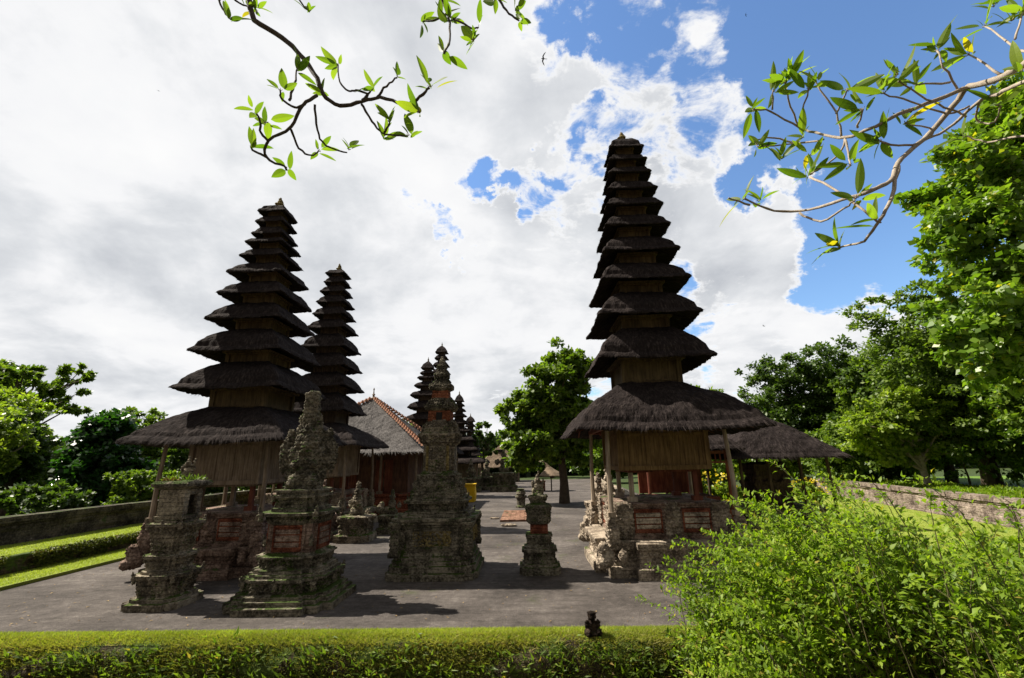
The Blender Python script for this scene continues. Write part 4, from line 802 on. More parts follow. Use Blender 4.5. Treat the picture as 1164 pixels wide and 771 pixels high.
# ================================================================== halls and huts
def hip(parent,cx,cy,z,hx,hy,zt,a,tk,seed,mt,mts,strands,**k): return roof(parent,1.,0,a,zt,tk,seed,strands=strands,loc=(cx,cy,z),sx=hx,sy=hy,mt=mt,mts=mts,**k)
T=empty('hall',(-8.95,26.4,0),'wide hall with weathered grey thatch, terracotta ridges and red timber walls behind the left pagodas','hall')
GS=M_thatch('grey_thatch_strands',(.10,.094,.09),(.21,.198,.188),.4,.3)
roof(T,4.15,2.85,.12,6.0,.16,4.4,strands=16000,mt=GTHATCH,mts=GS,conv=1.0,rise=.7,name='thatch_roof',sl=.3,sw=.012)
for sx_ in(-1,1):
    for sy_ in(-1,1):
        m=MB(); N=26
        for k in range(N):
            f=(k+.5)/N; p=Vector((sx_*(4.02*(1-f)+.1*f),sy_*(4.02*(1-f)+.1*f),3.10+(6.0-3.08)*f+.07)); m.box(p,(.10,.10,.05),math.pi/4); m.box(p+Vector((0,0,.085)),(.055,.055,.05),math.pi/4,.6)
        m.build('ridge_tiles',TERRA,T)
m=MB(); m.lathe([(.16,0),(.18,.08),(.08,.14),(.05,.24),(.10,.3),(.04,.36),(.025,.55),(.05,.6),(.01,.72)],10,(0,0,6.02)); m.build('finial',WOODG,T)
stack_obj('platform',[(3.9,0,.2),(3.9,.25,.2),(3.75,.28,.3),(3.7,.8,.3),(3.8,.86,.2),(3.8,.95,.1),(.5,.96,0)],SQ,BRICK,T,step=.12,amp=.03,seed=6,cs=4)
m=MB(); planks(m,3.0,.95,2.95,w=.28); m.build('wall',M_wood('red_brown_boards',(.065,.032,.02),(.14,.07,.042)),T)
for u in(-1.8,0.,1.8):
    m=MB(); m.box((u,-3.03,1.75),(.42,.05,.8)); m.box((u,-3.06,1.75),(.34,.045,.72)); dd=m.build('door',WOODR,T); m=MB(); m.box((u+.02,-3.12,1.75),(.02,.02,.7)); m.build('door_seam',WOODD,dd)
for u in(-3.5,-1.75,0,1.75,3.5):
    for s in(-1,1):
        m=MB(); m.tube([(u,s*3.5,.95),(u,s*3.45,3.1)],.06,8); m.box((u,s*3.5,1.0),(.12,.12,.08)); m.build('post',WOODG,T)
for v in(-1.75,0,1.75):
    for s in(-1,1): m=MB(); m.tube([(s*3.5,v,.95),(s*3.45,v,3.1)],.06,8); m.build('post',WOODG,T)
# dark pavilion at right
T=empty('pavilion',(8.85,17.9,0),'dark thatched open pavilion behind the right pagoda, its posts black against the garden','pavilion','open thatched pavilions')
roof(T,2.0,2.30,.10,3.95,.16,8.8,strands=7000,mt=THATCH,conv=.85,rise=.6)
stack_obj('platform',[(1.75,0,.3),(1.75,.2,.3),(1.6,.24,1),(1.6,.6,1),(1.68,.66,.2),(.4,.68,.1)],redent(.7,.88),STONED,T,step=.05,amp=.05,seed=3,cs=7)
for u in(-1.5,-.55,.55,1.5):
    for s in(-1,1): m=MB(); m.tube([(u,s*1.5,.5),(u*.98,s*1.47,2.6)],.055,8); m.build('post',WOODD,T)
sculpt('stone_core',[((0,0,.5),(.65,.6,.5),(0,0,0),1),((0,0,1.15),(.5,.45,.35),(0,0,0),1),((0,0,1.5),(.6,.55,.14),(0,0,0),1),((.5,-.4,1.0),(.2,.2,.4)),((-.5,-.4,1.0),(.2,.2,.4))],.05,WOODD,T,(0,0,.5),amp=.12,cs=6,seed=8)
# red-posted pavilion behind the right pagoda
T=empty('pavilion',(5.5,17.6,0),'red posted open pavilion glimpsed between the right pagoda and the dark pavilion','pavilion','open thatched pavilions')
roof(T,1.85,2.62,.1,4.0,.16,9.7,strands=4000,conv=.85,rise=.6)
stack_obj('platform',[(1.6,0,.3),(1.6,.25,.6),(1.5,.3,.8),(1.5,.7,.2),(.3,.72,.1)],SQ,BRICK,T,step=.06,amp=.04,seed=5,cs=7)
for u in(-1.35,0,1.35):
    for s in(-1,1): m=MB(); m.tube([(u,s*1.35,.7),(u,s*1.33,2.9)],.055,8); m.build('post',WOODR,T)
for s in(-1,1):
    m=MB(); m.box((0,s*1.37,2.55),(1.42,.04,.05)); m.box((0,s*1.37,2.22),(1.4,.03,.03))
    for u in np.linspace(-1.3,1.3,17): m.box((u,s*1.37,2.38),(.02,.02,.14))
    m.build('railing',WOODR,T)
m=MB(); m.box((0,.1,1.0),(1.2,.9,.06)); m.box((0,.8,1.6),(1.2,.05,.5)); m.build('bench',WOODR,T)
# far hut and parasol
T=empty('hut',(-3.2,57,0),'far brown thatched hut with an open gable, left of the distant tree','hut')
roof(T,2.4,1.6,.9,3.3,.2,3.9,mt=BTHATCH,conv=1.,strands=0,sx=1.2)
m=MB(); m.add([(-1.2,-.9,3.25),(1.2,-.9,3.25),(0,-.2,4.3),(-1.2,.9,3.25),(1.2,.9,3.25),(0,.2,4.3)],[(0,1,2),(4,3,5),(1,4,5,2),(3,0,2,5)]); m.build('gable',BTHATCH,T)
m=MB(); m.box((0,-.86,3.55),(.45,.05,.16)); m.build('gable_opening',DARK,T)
for u in(-2.2,2.2):
    for s in(-1,1): m=MB(); m.tube([(u,s*1.8,0),(u,s*1.8,1.8)],.1,6); m.build('post',WOODG,T)
m=MB(); m.box((0,0,.4),(2.3,1.7,.4)); m.build('platform',STONED,T)
T=empty('parasol',(1.95,38.3,0),'pale thatched parasol with a curved tip on a dark pole, far down the path','parasol')
m=MB(); m.tube([(0,0,0),(0,0,1.5)],.05,8); m.build('pole',WOODD,T)
m=MB(); n=24; V=[];F=[]
pf=[(.96,1.12),(1.0,1.18),(.72,1.42),(.42,1.62),(.2,1.86),(.09,2.1),(.03,2.2)]
for r_,z_ in pf:
    for k in range(n): a=2*math.pi*k/n; V.append((r_*math.cos(a)-(max(0,z_-1.4)**1.3)*.6,r_*math.sin(a),z_+.02*math.sin(k*5)))
for i in range(len(pf)-1):
    for k in range(n): F.append((i*n+k,i*n+(k+1)%n,(i+1)*n+(k+1)%n,(i+1)*n+k))
m.add(V,F); m.tube([(-.48,0,2.18),(-.62,0,2.3),(-.85,0,2.33),(-1.0,0,2.22)],[.06,.05,.04,.03],6); m.build('canopy',BTHATCH,T)
m=MB(); m.box((-.75,.3,.35),(.25,.25,.35)); m.box((-.75,.3,.73),(.3,.3,.03)); tag(m.build('offering_box',BRICKO,None,(1.95,38.3,0)),'small orange offering box beside the far thatched parasol','box')
# ================================================================== trees
def tree(x,y,h,label,leafm,clusters,leaf=.16,n=14000,seed=1,bark=None,trunk_r=.25,zbase=0.,group=None,name='tree',cr=1.,limbs=14,cat='tree',elong=2.0,lean=(0,0),trunk_h=None,open_=.0):
    """clusters: list of (dx,dy,z,rx,ry,rz) big lobes; each lobe is filled with many leaf clumps"""
    n=int(n*1.6); r=np.random.default_rng(seed); T=empty(name,(x,y,zbase),label,cat,group)
    vol=np.array([c[3]*c[4]+c[4]*c[5]+c[3]*c[5] for c in clusters]); vol=vol/vol.sum(); CP=[];CR=[]
    for c,w_ in zip(clusters,vol):
        k=max(6,int(w_*n/70)); d=rdir(r,k); rad=(.45+.55*r.random(k)**.5)*(1+.16*r.normal(0,1,k))
        P=np.array(c[:3])+d*rad[:,None]*np.array(c[3:6]); P=P[P[:,2]>zbase*0+.2]
        CP.append(P); CR.append(np.full(len(P),cr)*(.55+.75*r.random(len(P)))*min(c[3:6])*.30)
    CP=np.concatenate(CP);CR=np.concatenate(CR); ctr=np.array([np.average([c[i] for c in clusters],weights=vol) for i in range(3)])
    if open_: k=r.random(len(CP))>open_; CP=CP[k];CR=CR[k]
    per=max(12,int(n/len(CP))); m_=len(CP)*per; idx=np.repeat(np.arange(len(CP)),per)
    d=rdir(r,m_); d[:,2]=d[:,2]*.8+.12; rr_=r.random(m_)**.5
    P=CP[idx]+d*(CR[idx]*rr_)[:,None]*np.array([1.15,1.15,.85])
    out=P-ctr; out/=np.linalg.norm(out,axis=1,keepdims=True)+1e-9
    N=rdir(r,m_)*.75+np.array([0,0,.9])+out*.35; D=rdir(r,m_)+out*.5+np.array([0,0,-.25]); L=leaf*(.6+.8*r.random(m_))
    k=P[:,2]+zbase>.15; P,N,D,L=P[k],N[k],D[k],L[k]
    V,F=quadleaf(P,D,N,L,L/elong*1.25); mesh('foliage',V,F,leafm,T)
    th=trunk_h or h*.35; m=MB(); b=bark or BARK; top=Vector((lean[0],lean[1],th))
    pts=[Vector((0,0,-.1)),Vector((lean[0]*.2+.03,lean[1]*.2,th*.33)),Vector((lean[0]*.6-.04,lean[1]*.6,th*.7)),top,Vector((ctr[0],ctr[1],th+(ctr[2]-th)*.9))]
    m.tube(pts,[trunk_r*1.35,trunk_r,trunk_r*.85,trunk_r*.75,trunk_r*.25],9); m.build('trunk',b,T)
    m=MB(); sel=r.choice(len(CP),min(limbs,len(CP)),replace=False)
    for i in sel:
        e=Vector(CP[i]); s=pts[3].lerp(pts[4],r.random()*.7) if r.random()<.6 else pts[2].lerp(pts[3],r.random()); mid=s.lerp(e,.5)+Vector((r.normal(0,.2),r.normal(0,.2),.3+.1*h*.1)); q1=s.lerp(mid,.5)+Vector((r.normal(0,.1),r.normal(0,.1),0))
        m.tube([s,q1,mid,e.lerp(mid,.3)+Vector((r.normal(0,.1),0,0)),e],[trunk_r*.42,trunk_r*.33,trunk_r*.24,trunk_r*.15,trunk_r*.06],6)
    if len(sel): m.build('limbs',b,T)
    return T
def lobes(seed,n,cx,cy,cz,rx,ry,rz,s=.45):
    r=np.random.default_rng(seed); out=[]
    for i in range(n):
        d=rdir(r,1)[0]; q=.42+.32*r.random(); out.append((cx+d[0]*rx*q,cy+d[1]*ry*q,cz+d[2]*rz*q,rx*s*(.7+.6*r.random()),ry*s*(.7+.6*r.random()),rz*s*(.7+.6*r.random())))
    return out
def shrub(x,y,lab,lm,rx,rz,n,leaf,seed,z=0,extra=None,group='garden shrubs'):
    T=tree(x,y,rz*2,lab,lm,lobes(seed,4,0,0,rz*.9,rx,rx*.8,rz*.8,.5),leaf=leaf,n=n,seed=seed,trunk_r=.05,name='shrub',cat='shrub',group=group,limbs=6,zbase=z)
    if extra:
        r=np.random.default_rng(seed); k=extra; P=rdir(r,k)*np.array([rx,rx*.8,rz*.8])*.95+np.array([0,0,rz*1.1]); V,F=quadleaf(P,rdir(r,k),rdir(r,k)+np.array([0,-.5,.8]),np.full(k,leaf*1.0),np.full(k,leaf*.9)); tag(mesh('flowers',V,F,L_FLOW,T),kind='stuff')
    return T
GT='trees growing behind the garden walls'
# centre tree on the path
tree(2.1,27.4,9.2,'dense broad leaved tree rising from the paving in the middle of the path',L_MID,
     lobes(2,8,.1,0,5.7,2.5,2.4,2.7,.45)+[(-1.6,-.6,4.0,1.6,1.6,1.3),(-1.0,-.9,5.6,1.5,1.4,1.2),(.3,0,7.9,1.5,1.3,1.1),(1.5,-.3,4.3,1.7,1.5,1.4),(-2.0,-.5,3.0,1.3,1.1,1.0),(-2.3,-.5,5.0,1.2,1.1,1.1),(-2.2,-.6,2.5,1.1,.9,.8),(-1.0,-.9,3.2,1.3,1.,.9),(1.2,-.4,3.0,1.3,1.,.8),(.6,.2,4.4,2.0,2.,1.2)],leaf=.27,n=26000,open_=.16,seed=21,trunk_r=.25,bark=BARK,elong=1.7,cr=1.1)
# right side
tree(17.4,13.8,14,'tall tree at the right edge with large bright leaves and a few yellow ones',L_NEAR,
     lobes(5,6,1.2,0,9.2,3.2,2.6,3.6,.45)+[(-2.6,-.3,8.6,1.5,1.5,1.5),(-2.9,0,6.0,1.6,1.6,1.6),(-1.9,.2,10.8,1.5,1.5,1.4),(0,0,12.4,1.8,1.8,1.5),(-1.2,0,4.6,2.0,1.8,1.3),(2,0,13.2,2.4,2,1.6)],leaf=.22,n=40000,seed=33,trunk_r=.26,bark=BARKL,group=GT,limbs=22,elong=1.6,lean=(.5,.2),zbase=.5,cr=.9,open_=.12)
tree(24.3,25.5,12,'dense olive green tree with a broad rounded top behind the nearest bright leaved tree',L_MID,
     lobes(7,10,0,0,7.2,5.0,3.6,3.7,.46)+[(-3.6,-1,9.2,1.9,1.6,1.2),(-1,-1,10.3,2,1.6,1.0),(-2,-1.2,7.6,2.4,2,1.8),(-3.5,-1,6.,2.4,2,2.2),(-1,-2,3.5,4,2,2.6),(3,-2,3.5,4,2,2.6)],leaf=.21,n=44000,seed=41,group=GT,trunk_r=.35,zbase=.5)
tree(26.2,30,12,'tall leafy tree filling the gap between the olive green tree and the dark round tree',L_DARK,lobes(17,8,-1,0,6.0,5.0,3.4,3.8,.44),leaf=.24,n=20000,seed=42,group=GT,zbase=.5)
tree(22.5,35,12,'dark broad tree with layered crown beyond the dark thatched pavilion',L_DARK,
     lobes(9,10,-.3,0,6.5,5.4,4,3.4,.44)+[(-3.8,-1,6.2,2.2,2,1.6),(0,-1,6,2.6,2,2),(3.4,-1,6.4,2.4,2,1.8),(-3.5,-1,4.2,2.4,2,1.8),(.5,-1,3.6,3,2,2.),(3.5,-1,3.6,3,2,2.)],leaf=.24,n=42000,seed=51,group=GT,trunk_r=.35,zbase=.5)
tree(14.6,38,9,'lower dark tree between the right pagoda roof and the dark pavilion roof',L_MID,lobes(11,8,1.,0,4.8,4.4,3,3.2,.44)+[(-1,-1,2.2,3,2,2),(2.5,-1,3.,2.5,2,2)],leaf=.3,n=14000,seed=61,group=GT,zbase=.3)
tree(20.0,24.3,5.5,'rounded light green frangipani like tree with pale bare limbs, just behind the pale wall',L_YEL,
     [(-2.0,0,3.0,1.7,1.4,1.0),(-.3,-.2,4.2,1.8,1.5,.95),(1.5,0,3.6,1.7,1.4,1.0),(-1.2,.2,2.1,1.2,1.1,.7),(.9,.1,2.3,1.2,1.2,.7)],leaf=.22,n=13000,seed=71,bark=BARKL,group=GT,trunk_r=.17,limbs=26,zbase=.5,trunk_h=1.3,elong=2.,open_=.1)
tree(23.6,21.8,7,'mid green leafy tree to the right of the light green rounded tree',L_NEAR,lobes(15,7,0,0,3.5,2.7,2.2,2.6,.42),leaf=.23,n=15000,seed=81,group=GT,zbase=.5)
tree(20.5,17.0,5.5,'low spreading tree with glossy leaves under the bright leaved tree at the right edge',L_MID,lobes(19,6,0,0,2.7,2.5,2,2.0,.45),leaf=.2,n=13000,seed=82,group=GT,zbase=.5)
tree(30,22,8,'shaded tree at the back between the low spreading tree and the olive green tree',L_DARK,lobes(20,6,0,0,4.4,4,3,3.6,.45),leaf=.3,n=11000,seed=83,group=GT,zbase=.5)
tree(20.8,29.5,8,'bushy sunlit tree filling the bank between the rounded tree and the dark broad tree',L_MID,lobes(23,8,0,0,4.4,3.4,2.6,3.3,.45)+[(-1.5,-.8,1.8,2.2,1.8,1.6),(1.8,-.8,1.8,2.2,1.8,1.6)],leaf=.22,n=20000,seed=84,group=GT,zbase=.5)
tree(17.2,35.0,7,'olive tree low in the bank just left of the dark broad tree',L_YEL,lobes(24,7,0,0,3.4,2.8,2.2,2.4,.45)+[(0,-.8,1.5,2.8,1.8,1.4)],leaf=.24,n=14000,seed=85,group=GT,zbase=.5)
tree(27.0,20.0,9,'tall mid green tree filling the gap under the bright leaved tree',L_MID,lobes(25,8,0,0,5.6,3.6,3,4.2,.45),leaf=.22,n=20000,seed=86,group=GT,zbase=.5)
# left side
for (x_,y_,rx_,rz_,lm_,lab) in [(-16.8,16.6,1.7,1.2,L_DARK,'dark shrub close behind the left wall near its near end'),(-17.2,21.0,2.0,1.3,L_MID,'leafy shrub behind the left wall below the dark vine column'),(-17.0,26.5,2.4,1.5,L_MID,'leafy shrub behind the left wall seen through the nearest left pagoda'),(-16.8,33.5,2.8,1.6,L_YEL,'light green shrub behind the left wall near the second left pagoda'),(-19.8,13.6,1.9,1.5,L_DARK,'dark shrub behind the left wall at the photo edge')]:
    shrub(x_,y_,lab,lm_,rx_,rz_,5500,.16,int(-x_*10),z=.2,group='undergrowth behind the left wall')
tree(-20.6,22.2,4.9,'dark vine covered column of foliage behind the left wall',L_VINE,[(0,0,3.4,1.25,1.3,1.25),(.1,0,2.0,1.5,1.4,1.6),(0,0,1.0,1.7,1.5,1.1),(-.9,0,2.4,.8,.9,1.5)],leaf=.20,n=17000,seed=91,group=GT,elong=1.25,limbs=0,zbase=.2)
tree(-24.4,28,6,'open green tree between the dark vine column and the nearest left pagoda',L_MID,[(0,0,4.6,1.6,1.4,1.1),(.9,0,3.4,1.6,1.4,1.3),(-1.0,0,3.6,1.5,1.4,1.1),(.2,0,1.8,2.2,1.6,1.5),(-2,0,2.,1.6,1.4,1.4),(2.6,0,2.,1.9,1.4,1.4)],leaf=.24,n=16000,seed=92,group=GT,zbase=.2)
tree(-24.6,20.5,6,'bright yellow green spreading tree at the left edge in front of taller trees',L_YEL,[(-2.2,0,4.6,1.9,1.5,1.0),(-.3,0,4.0,1.6,1.3,.8),(-3.4,0,3.4,2.2,1.5,1.2),(.6,0,3.0,1.1,1,.7),(-1.4,.2,2.6,1.8,1.4,.9)],leaf=.20,n=15000,seed=93,bark=BARKL,group=GT,limbs=20,trunk_h=1.6,zbase=.2,open_=.1)
tree(-30.5,25.5,7,'bright green tree filling the gap beneath the tall airy tree at the left',L_YEL,lobes(35,7,0,0,4.6,3.4,2.6,2.9,.45),leaf=.22,n=14000,seed=99,group=GT,zbase=.2)
tree(-35.5,30,11,'tall airy tree with sparse spreading twigs against the cloud at the far left',L_MID,[(-2.6,0,8.9,2.2,1.8,1.3),(.3,0,8.2,1.7,1.5,.8),(2.4,0,8.4,1.8,1.5,.8),(4.2,0,8.7,1.2,1.2,.5),(3.6,0,7.3,1.4,1.2,.6),(1.6,0,6.6,1.8,1.4,.9),(-1.4,0,7.0,2.2,1.5,1.2),(4.6,0,6.1,.8,.8,.4)],leaf=.26,n=9500,seed=94,group=GT,limbs=34,zbase=.2,trunk_h=4,cr=.9,open_=.25)
tree(-22.6,16.5,5,'deep green bush like tree close behind the left wall at the photo edge',L_DARK,lobes(31,6,0,0,2.2,2.2,1.8,2.0,.5),leaf=.18,n=14000,seed=95,group=GT,zbase=.2)
tree(-18.4,24.5,4.5,'deep green low tree seen between the posts of the nearest left pagoda',L_DARK,lobes(32,5,0,0,1.9,1.9,1.8,1.7,.5),leaf=.2,n=10000,seed=96,group=GT,zbase=.2)
tree(-17.4,30.5,5,'mid green low tree behind the second left pagoda',L_DARK,lobes(33,6,0,0,2.2,2.2,1.8,2.0,.5),leaf=.24,n=8000,seed=97,group=GT,zbase=.2)
tree(-27.5,24.5,5,'dark leafy tree under the bright yellow green one at the left',L_DARK,lobes(34,7,0,0,2.5,3.2,2,2.3,.5),leaf=.22,n=12000,seed=98,group=GT,zbase=.2)
# distance
tree(-4.3,46,7,'small airy round leaved tree against the sky beside the broad black pagoda',L_DARK,[(0,0,5.7,.7,.7,.5),(-.6,0,4.9,.6,.6,.4),(.7,0,4.7,.6,.6,.4),(-.1,0,4.1,.8,.7,.4),(.5,0,3.4,.7,.6,.4)],leaf=.24,n=900,seed=101,trunk_r=.08,limbs=14,elong=1.1,cr=1.3)
i=0
for (x_,y_,h_,w_,lm,lab) in [(-9,66,4.6,4.,L_MID,'distant green tree behind the far brown hut'),(-2.5,72,6.0,4.5,L_DARK,'distant dark tree right of the far brown hut'),(3.5,66,5.5,4.,L_MID,'distant tree behind the far thatched parasol'),(9.5,62,6.5,4.5,L_DARK,'distant dark tree seen right of the centre tree trunk'),(15,56,7,4.5,L_DARK,'distant tree behind the right pagoda posts'),(22,52,8,5,L_DARK,'distant tree behind the dark pavilion'),(-16,64,5,5,L_DARK,'distant tree behind the grey thatched hall'),(8.0,50,4.2,2.8,L_MID,'green tree at the end of the low carved wall')]:
    i+=1; tree(x_,y_,h_,lab,lm,lobes(60+i,6,0,0,h_*.5,w_,w_*.7,h_*.46,.45),leaf=.42,n=6500,seed=110+i,group='far trees at the end of the courtyard',limbs=4)
# far woods as one mass
r=np.random.default_rng(77); n=110000; a=r.uniform(-62,62,n); x=np.tan(np.radians(a))*74; y=74+r.uniform(0,14,n); hh=4.0+3.5*vnoise(np.stack([x*.11,y*.05,y*0],1))+3*vnoise(np.stack([x*.35,y*.1,y*0],1))
V,F=quadleaf(np.stack([x,y,hh*r.random(n)**.6],1),rdir(r,n),rdir(r,n)+np.array([0,-.3,.8]),1.0*(.6+.8*r.random(n)),.8*(.6+.8*r.random(n)))
tag(mesh('woods',V,F,L_DARK),kind='stuff')
# flowering shrubs right
shrub(8.4,21.5,'yellow flowering shrub seen between the posts of the two pavilions',L_YEL,1.0,.95,3500,.13,131,extra=160)
shrub(13.6,23.4,'yellow flowering shrub against the pale wall right of the dark pavilion',L_YEL,.9,.7,3000,.12,132,extra=160)
shrub(7.2,21.8,'green leafy shrub behind the red posted pavilion',L_MID,.9,.9,3000,.14,133)
for (x_,y_,rx_,rz_,lab) in [(21.8,31.5,3.4,2.0,'undergrowth shrub behind the pale wall near the dark pavilion'),(24.5,27.0,3.2,2.1,'undergrowth shrub behind the light green rounded tree'),(25.0,22.6,2.6,2.2,'undergrowth shrub in the shade right of the rounded tree'),(22.8,18.6,2.4,1.9,'glossy undergrowth shrub under the low spreading tree'),(20.8,15.2,2.2,1.9,'shaded undergrowth shrub beneath the bright tree at the right edge'),(26.5,35.5,4.0,2.2,'far undergrowth shrub behind the dark pavilion'),(16.5,34.5,3.6,1.9,'undergrowth shrub seen between the pavilion posts'),(11.5,33.5,3.0,1.6,'undergrowth shrub seen under the right pagoda chamber'),(27.5,17.5,3.0,2.6,'tall undergrowth shrub low at the far right behind the verge'),(23.5,13.0,2.4,2.2,'undergrowth shrub at the right edge behind the pale wall'),(31,26,4.0,2.8,'big undergrowth shrub deep in the right hand bank')]:
    shrub(x_,y_,lab,L_MID,rx_,rz_,6500,.2,int(x_*10),z=.5,group='undergrowth behind the right wall')
# green creeper on top of right wall/verge
r=np.random.default_rng(88); n=52000; t_=r.random(n); y=13+21*t_**1.2; xb=15.6+(y-13)/21*4.0; x=xb+ r.random(n)**1.5*4.2; z=.58+.35*vnoise(np.stack([x*1.2,y*1.2,y*0],1))*r.random(n)
V,F=quadleaf(np.stack([x,y,z],1),rdir(r,n)+np.array([0,0,.7]),rdir(r,n)+np.array([0,0,.6]),.10+.12*r.random(n),.05+.05*r.random(n)); tag(mesh('ground_creeper',V,F,L_BUSH),kind='stuff')
r=np.random.default_rng(89); n=40000; y=6+22*r.random(n)**1.3; x=r.uniform(7,14.8,n)+np.clip(y-13,0,30)*.2; 
tag(blades('grass',n,lambda rr,k:np.stack([x,y,np.full(k,.045)],1),.05,.007,L_BLADE,None,13,.6),kind='stuff')
# ================================================================== foreground bush
STEM=M_plain('green_brown_stem',(.05,.05,.02),(.10,.09,.035),20)
def bush():
    r=np.random.default_rng(404); T=empty('bush',(3.6,3.6,0),'large bright green leafy bush filling the lower right foreground','bush')
    LV=[];LF=[];nv=0; st=MB(); Ps=[];Ds=[];Ns=[];Ls=[];Ws=[]
    def top(x,y):   # canopy height
        e=np.interp(x,[.9,1.3,1.9,2.4,3.0,3.6,4.4,5.6,7.0],[.90,1.15,1.55,1.86,1.74,1.55,1.42,1.32,1.25]); return e+.18*math.sin(x*3.1+y*2)+.10*math.sin(x*6.7-y*4)
    shoots=[]
    for i in range(2300):
        x=r.uniform(1.25,6.6); y=r.uniform(2.75,5.0)
        if x<2.3: y=r.uniform(3.4,4.9)
        shoots.append((x,y,top(x,y)*(r.uniform(.62,1.0) if r.random()<.82 else r.uniform(1.0,1.15))))
    # distinctive tall shoots
    shoots+=[(2.32,4.45,2.36),(2.05,4.3,1.95),(1.45,4.3,1.72),(1.22,4.2,1.45),(2.8,4.3,2.2),(3.3,3.7,1.95),(3.9,3.9,1.85),(4.5,3.8,1.75),(2.6,4.2,2.25),(1.6,4.1,1.7),(2.1,4.0,1.98),(3.0,4.4,2.08),(2.5,4.7,2.05),(1.1,4.4,1.2),(1.75,4.4,1.75)]
    for k,(x,y,zt) in enumerate(shoots):
        bx_=3.7+(x-3.7)*.62+r.normal(0,.12); by=3.9+(y-3.9)*.5+r.normal(0,.1); z0=max(-.4,zt-r.uniform(1.2,2.0))
        if k<2300 and r.random()<.5: z0=zt-r.uniform(.45,.9); bx_=x+(3.7-x)*.12+r.normal(0,.15); by=y+r.normal(0,.15)
        P0=np.array([bx_,by,z0]); P3=np.array([x,y,zt]); le=-1 if x<3 else r.choice([-1,1])
        P1=P0+(P3-P0)*np.array([.15,.15,.5]); P2=P0+(P3-P0)*np.array([.55,.55,.95]); P3=P3+np.array([r.normal(-.05,.08),r.normal(0,.06),0])
        f=np.linspace(0,1,9)[:,None]; C=(1-f)**3*P0+3*(1-f)**2*f*P1+3*(1-f)*f*f*P2+f**3*P3
        C+=np.cumsum(r.normal(0,.008,C.shape),0)
        st.tube(C[::2] if k<2300 else C,np.linspace(.0042,.0014,len(C[::2]) if k<2300 else len(C)).tolist(),4,cap=False)
        nl=int(54*max(.5,np.linalg.norm(P3-P0)/1.3)); ff=np.sort(.25+.75*r.random(nl)**.75)
        for q,tt in enumerate(ff):
            i0=min(int(tt*8),7); p=C[i0]+(C[i0+1]-C[i0])*(tt*8-i0); tg=C[i0+1]-C[i0]; tg/=np.linalg.norm(tg)+1e-9
            ang=q*2.4+r.normal(0,.4); s=np.cross(tg,[.3,.2,.9]); s/=np.linalg.norm(s)+1e-9; b=np.cross(tg,s)
            off=s*math.cos(ang)+b*math.sin(ang); off[2]+=.25; tw=r.random()*.09 if tt<.85 else 0
            Ps.append(p+off*tw); Ds.append(off*1.0+tg*.55+r.normal(0,.25,3)); Ns.append(np.array([0,0,1.])+off*-.3+r.normal(0,.35,3)); l=r.uniform(.045,.082)*(1.05-.35*tt); Ls.append(l); Ws.append(l*.46)
    V,F=leafmesh(np.array(Ps),np.array(Ds),np.array(Ns),np.array(Ls),np.array(Ws),.12,.22)
    V-=np.array([3.6,3.6,0]); mesh('foliage',V,F,L_BUSH,T); print('bush leaves',len(Ps))
    st.V=[v-np.array([3.6,3.6,0]) for v in st.V]; st.build('stems',STEM,T)
bush()
r=np.random.default_rng(12); T=empty('fern',(-6.67,8.98,2.15),'tuft of small ferns and dry weeds growing on the flat cap of the leftmost shrine','plant')
n=170; P=np.stack([r.uniform(-.27,.27,n),r.uniform(-.27,.27,n),np.zeros(n)],1); D=r.normal(0,.5,(n,3)); D[:,2]=.5+.6*r.random(n); V,F=leafmesh(P,D,rdir(r,n),.05+.11*r.random(n),.010+.018*r.random(n),.2,.3); mesh('fronds',V,F,L_MID,T)
n=60; P=np.stack([r.uniform(-.27,.1,n),r.uniform(-.28,-.1,n),np.zeros(n)],1); D=r.normal(0,.6,(n,3)); D[:,2]=.3+.4*r.random(n); V,F=leafmesh(P,D,rdir(r,n),.04+.06*r.random(n),.02+.02*r.random(n),.2,.3); mesh('dry_leaves',V,F,L_LITTER,T)
# big-leaved seedling at right edge
def longleaf(mb,P,D,N,L,W_,curl=.25,segs=6,fold=.18):
    D=D/np.linalg.norm(D); S=np.cross(D,N); S/=np.linalg.norm(S)+1e-9; N=np.cross(S,D); V=[];F=[]
    for i in range(segs+1):
        u=i/segs; w_=W_*.5*(math.sin(math.pi*min(1,u*.96+.02)**.85)**.8) if 0<u<1 else .0015; c=P+D*L*u-N*L*curl*u*u
        V+= [c+S*w_+N*fold*w_, c, c-S*w_+N*fold*w_]
    for i in range(segs): a=i*3; F+=[(a,a+1,a+4,a+3),(a+1,a+2,a+5,a+4)]
    mb.add(V,F)
r=np.random.default_rng(9)
T=empty('plant',(3.5,3.2,1.12),'broad glossy leaved young plant poking out of the bush at the right edge','plant'); m=MB(); s=MB()
s.tube([(0,0,-.6),(.02,0,.3),(0,0,.85)],[.012,.009,.005],5)
for k in range(12):
    a=k*2.4; z=.45+.4*k/12; d=np.array([math.cos(a),math.sin(a),.75]); longleaf(m,np.array([0,0,z]),d,np.array([-math.cos(a)*.6,-math.sin(a)*.6,1.]),.20+.05*r.random(),.075,.35)
m.build('leaves',L_FRAN,T); s.build('stem',BARK,T)
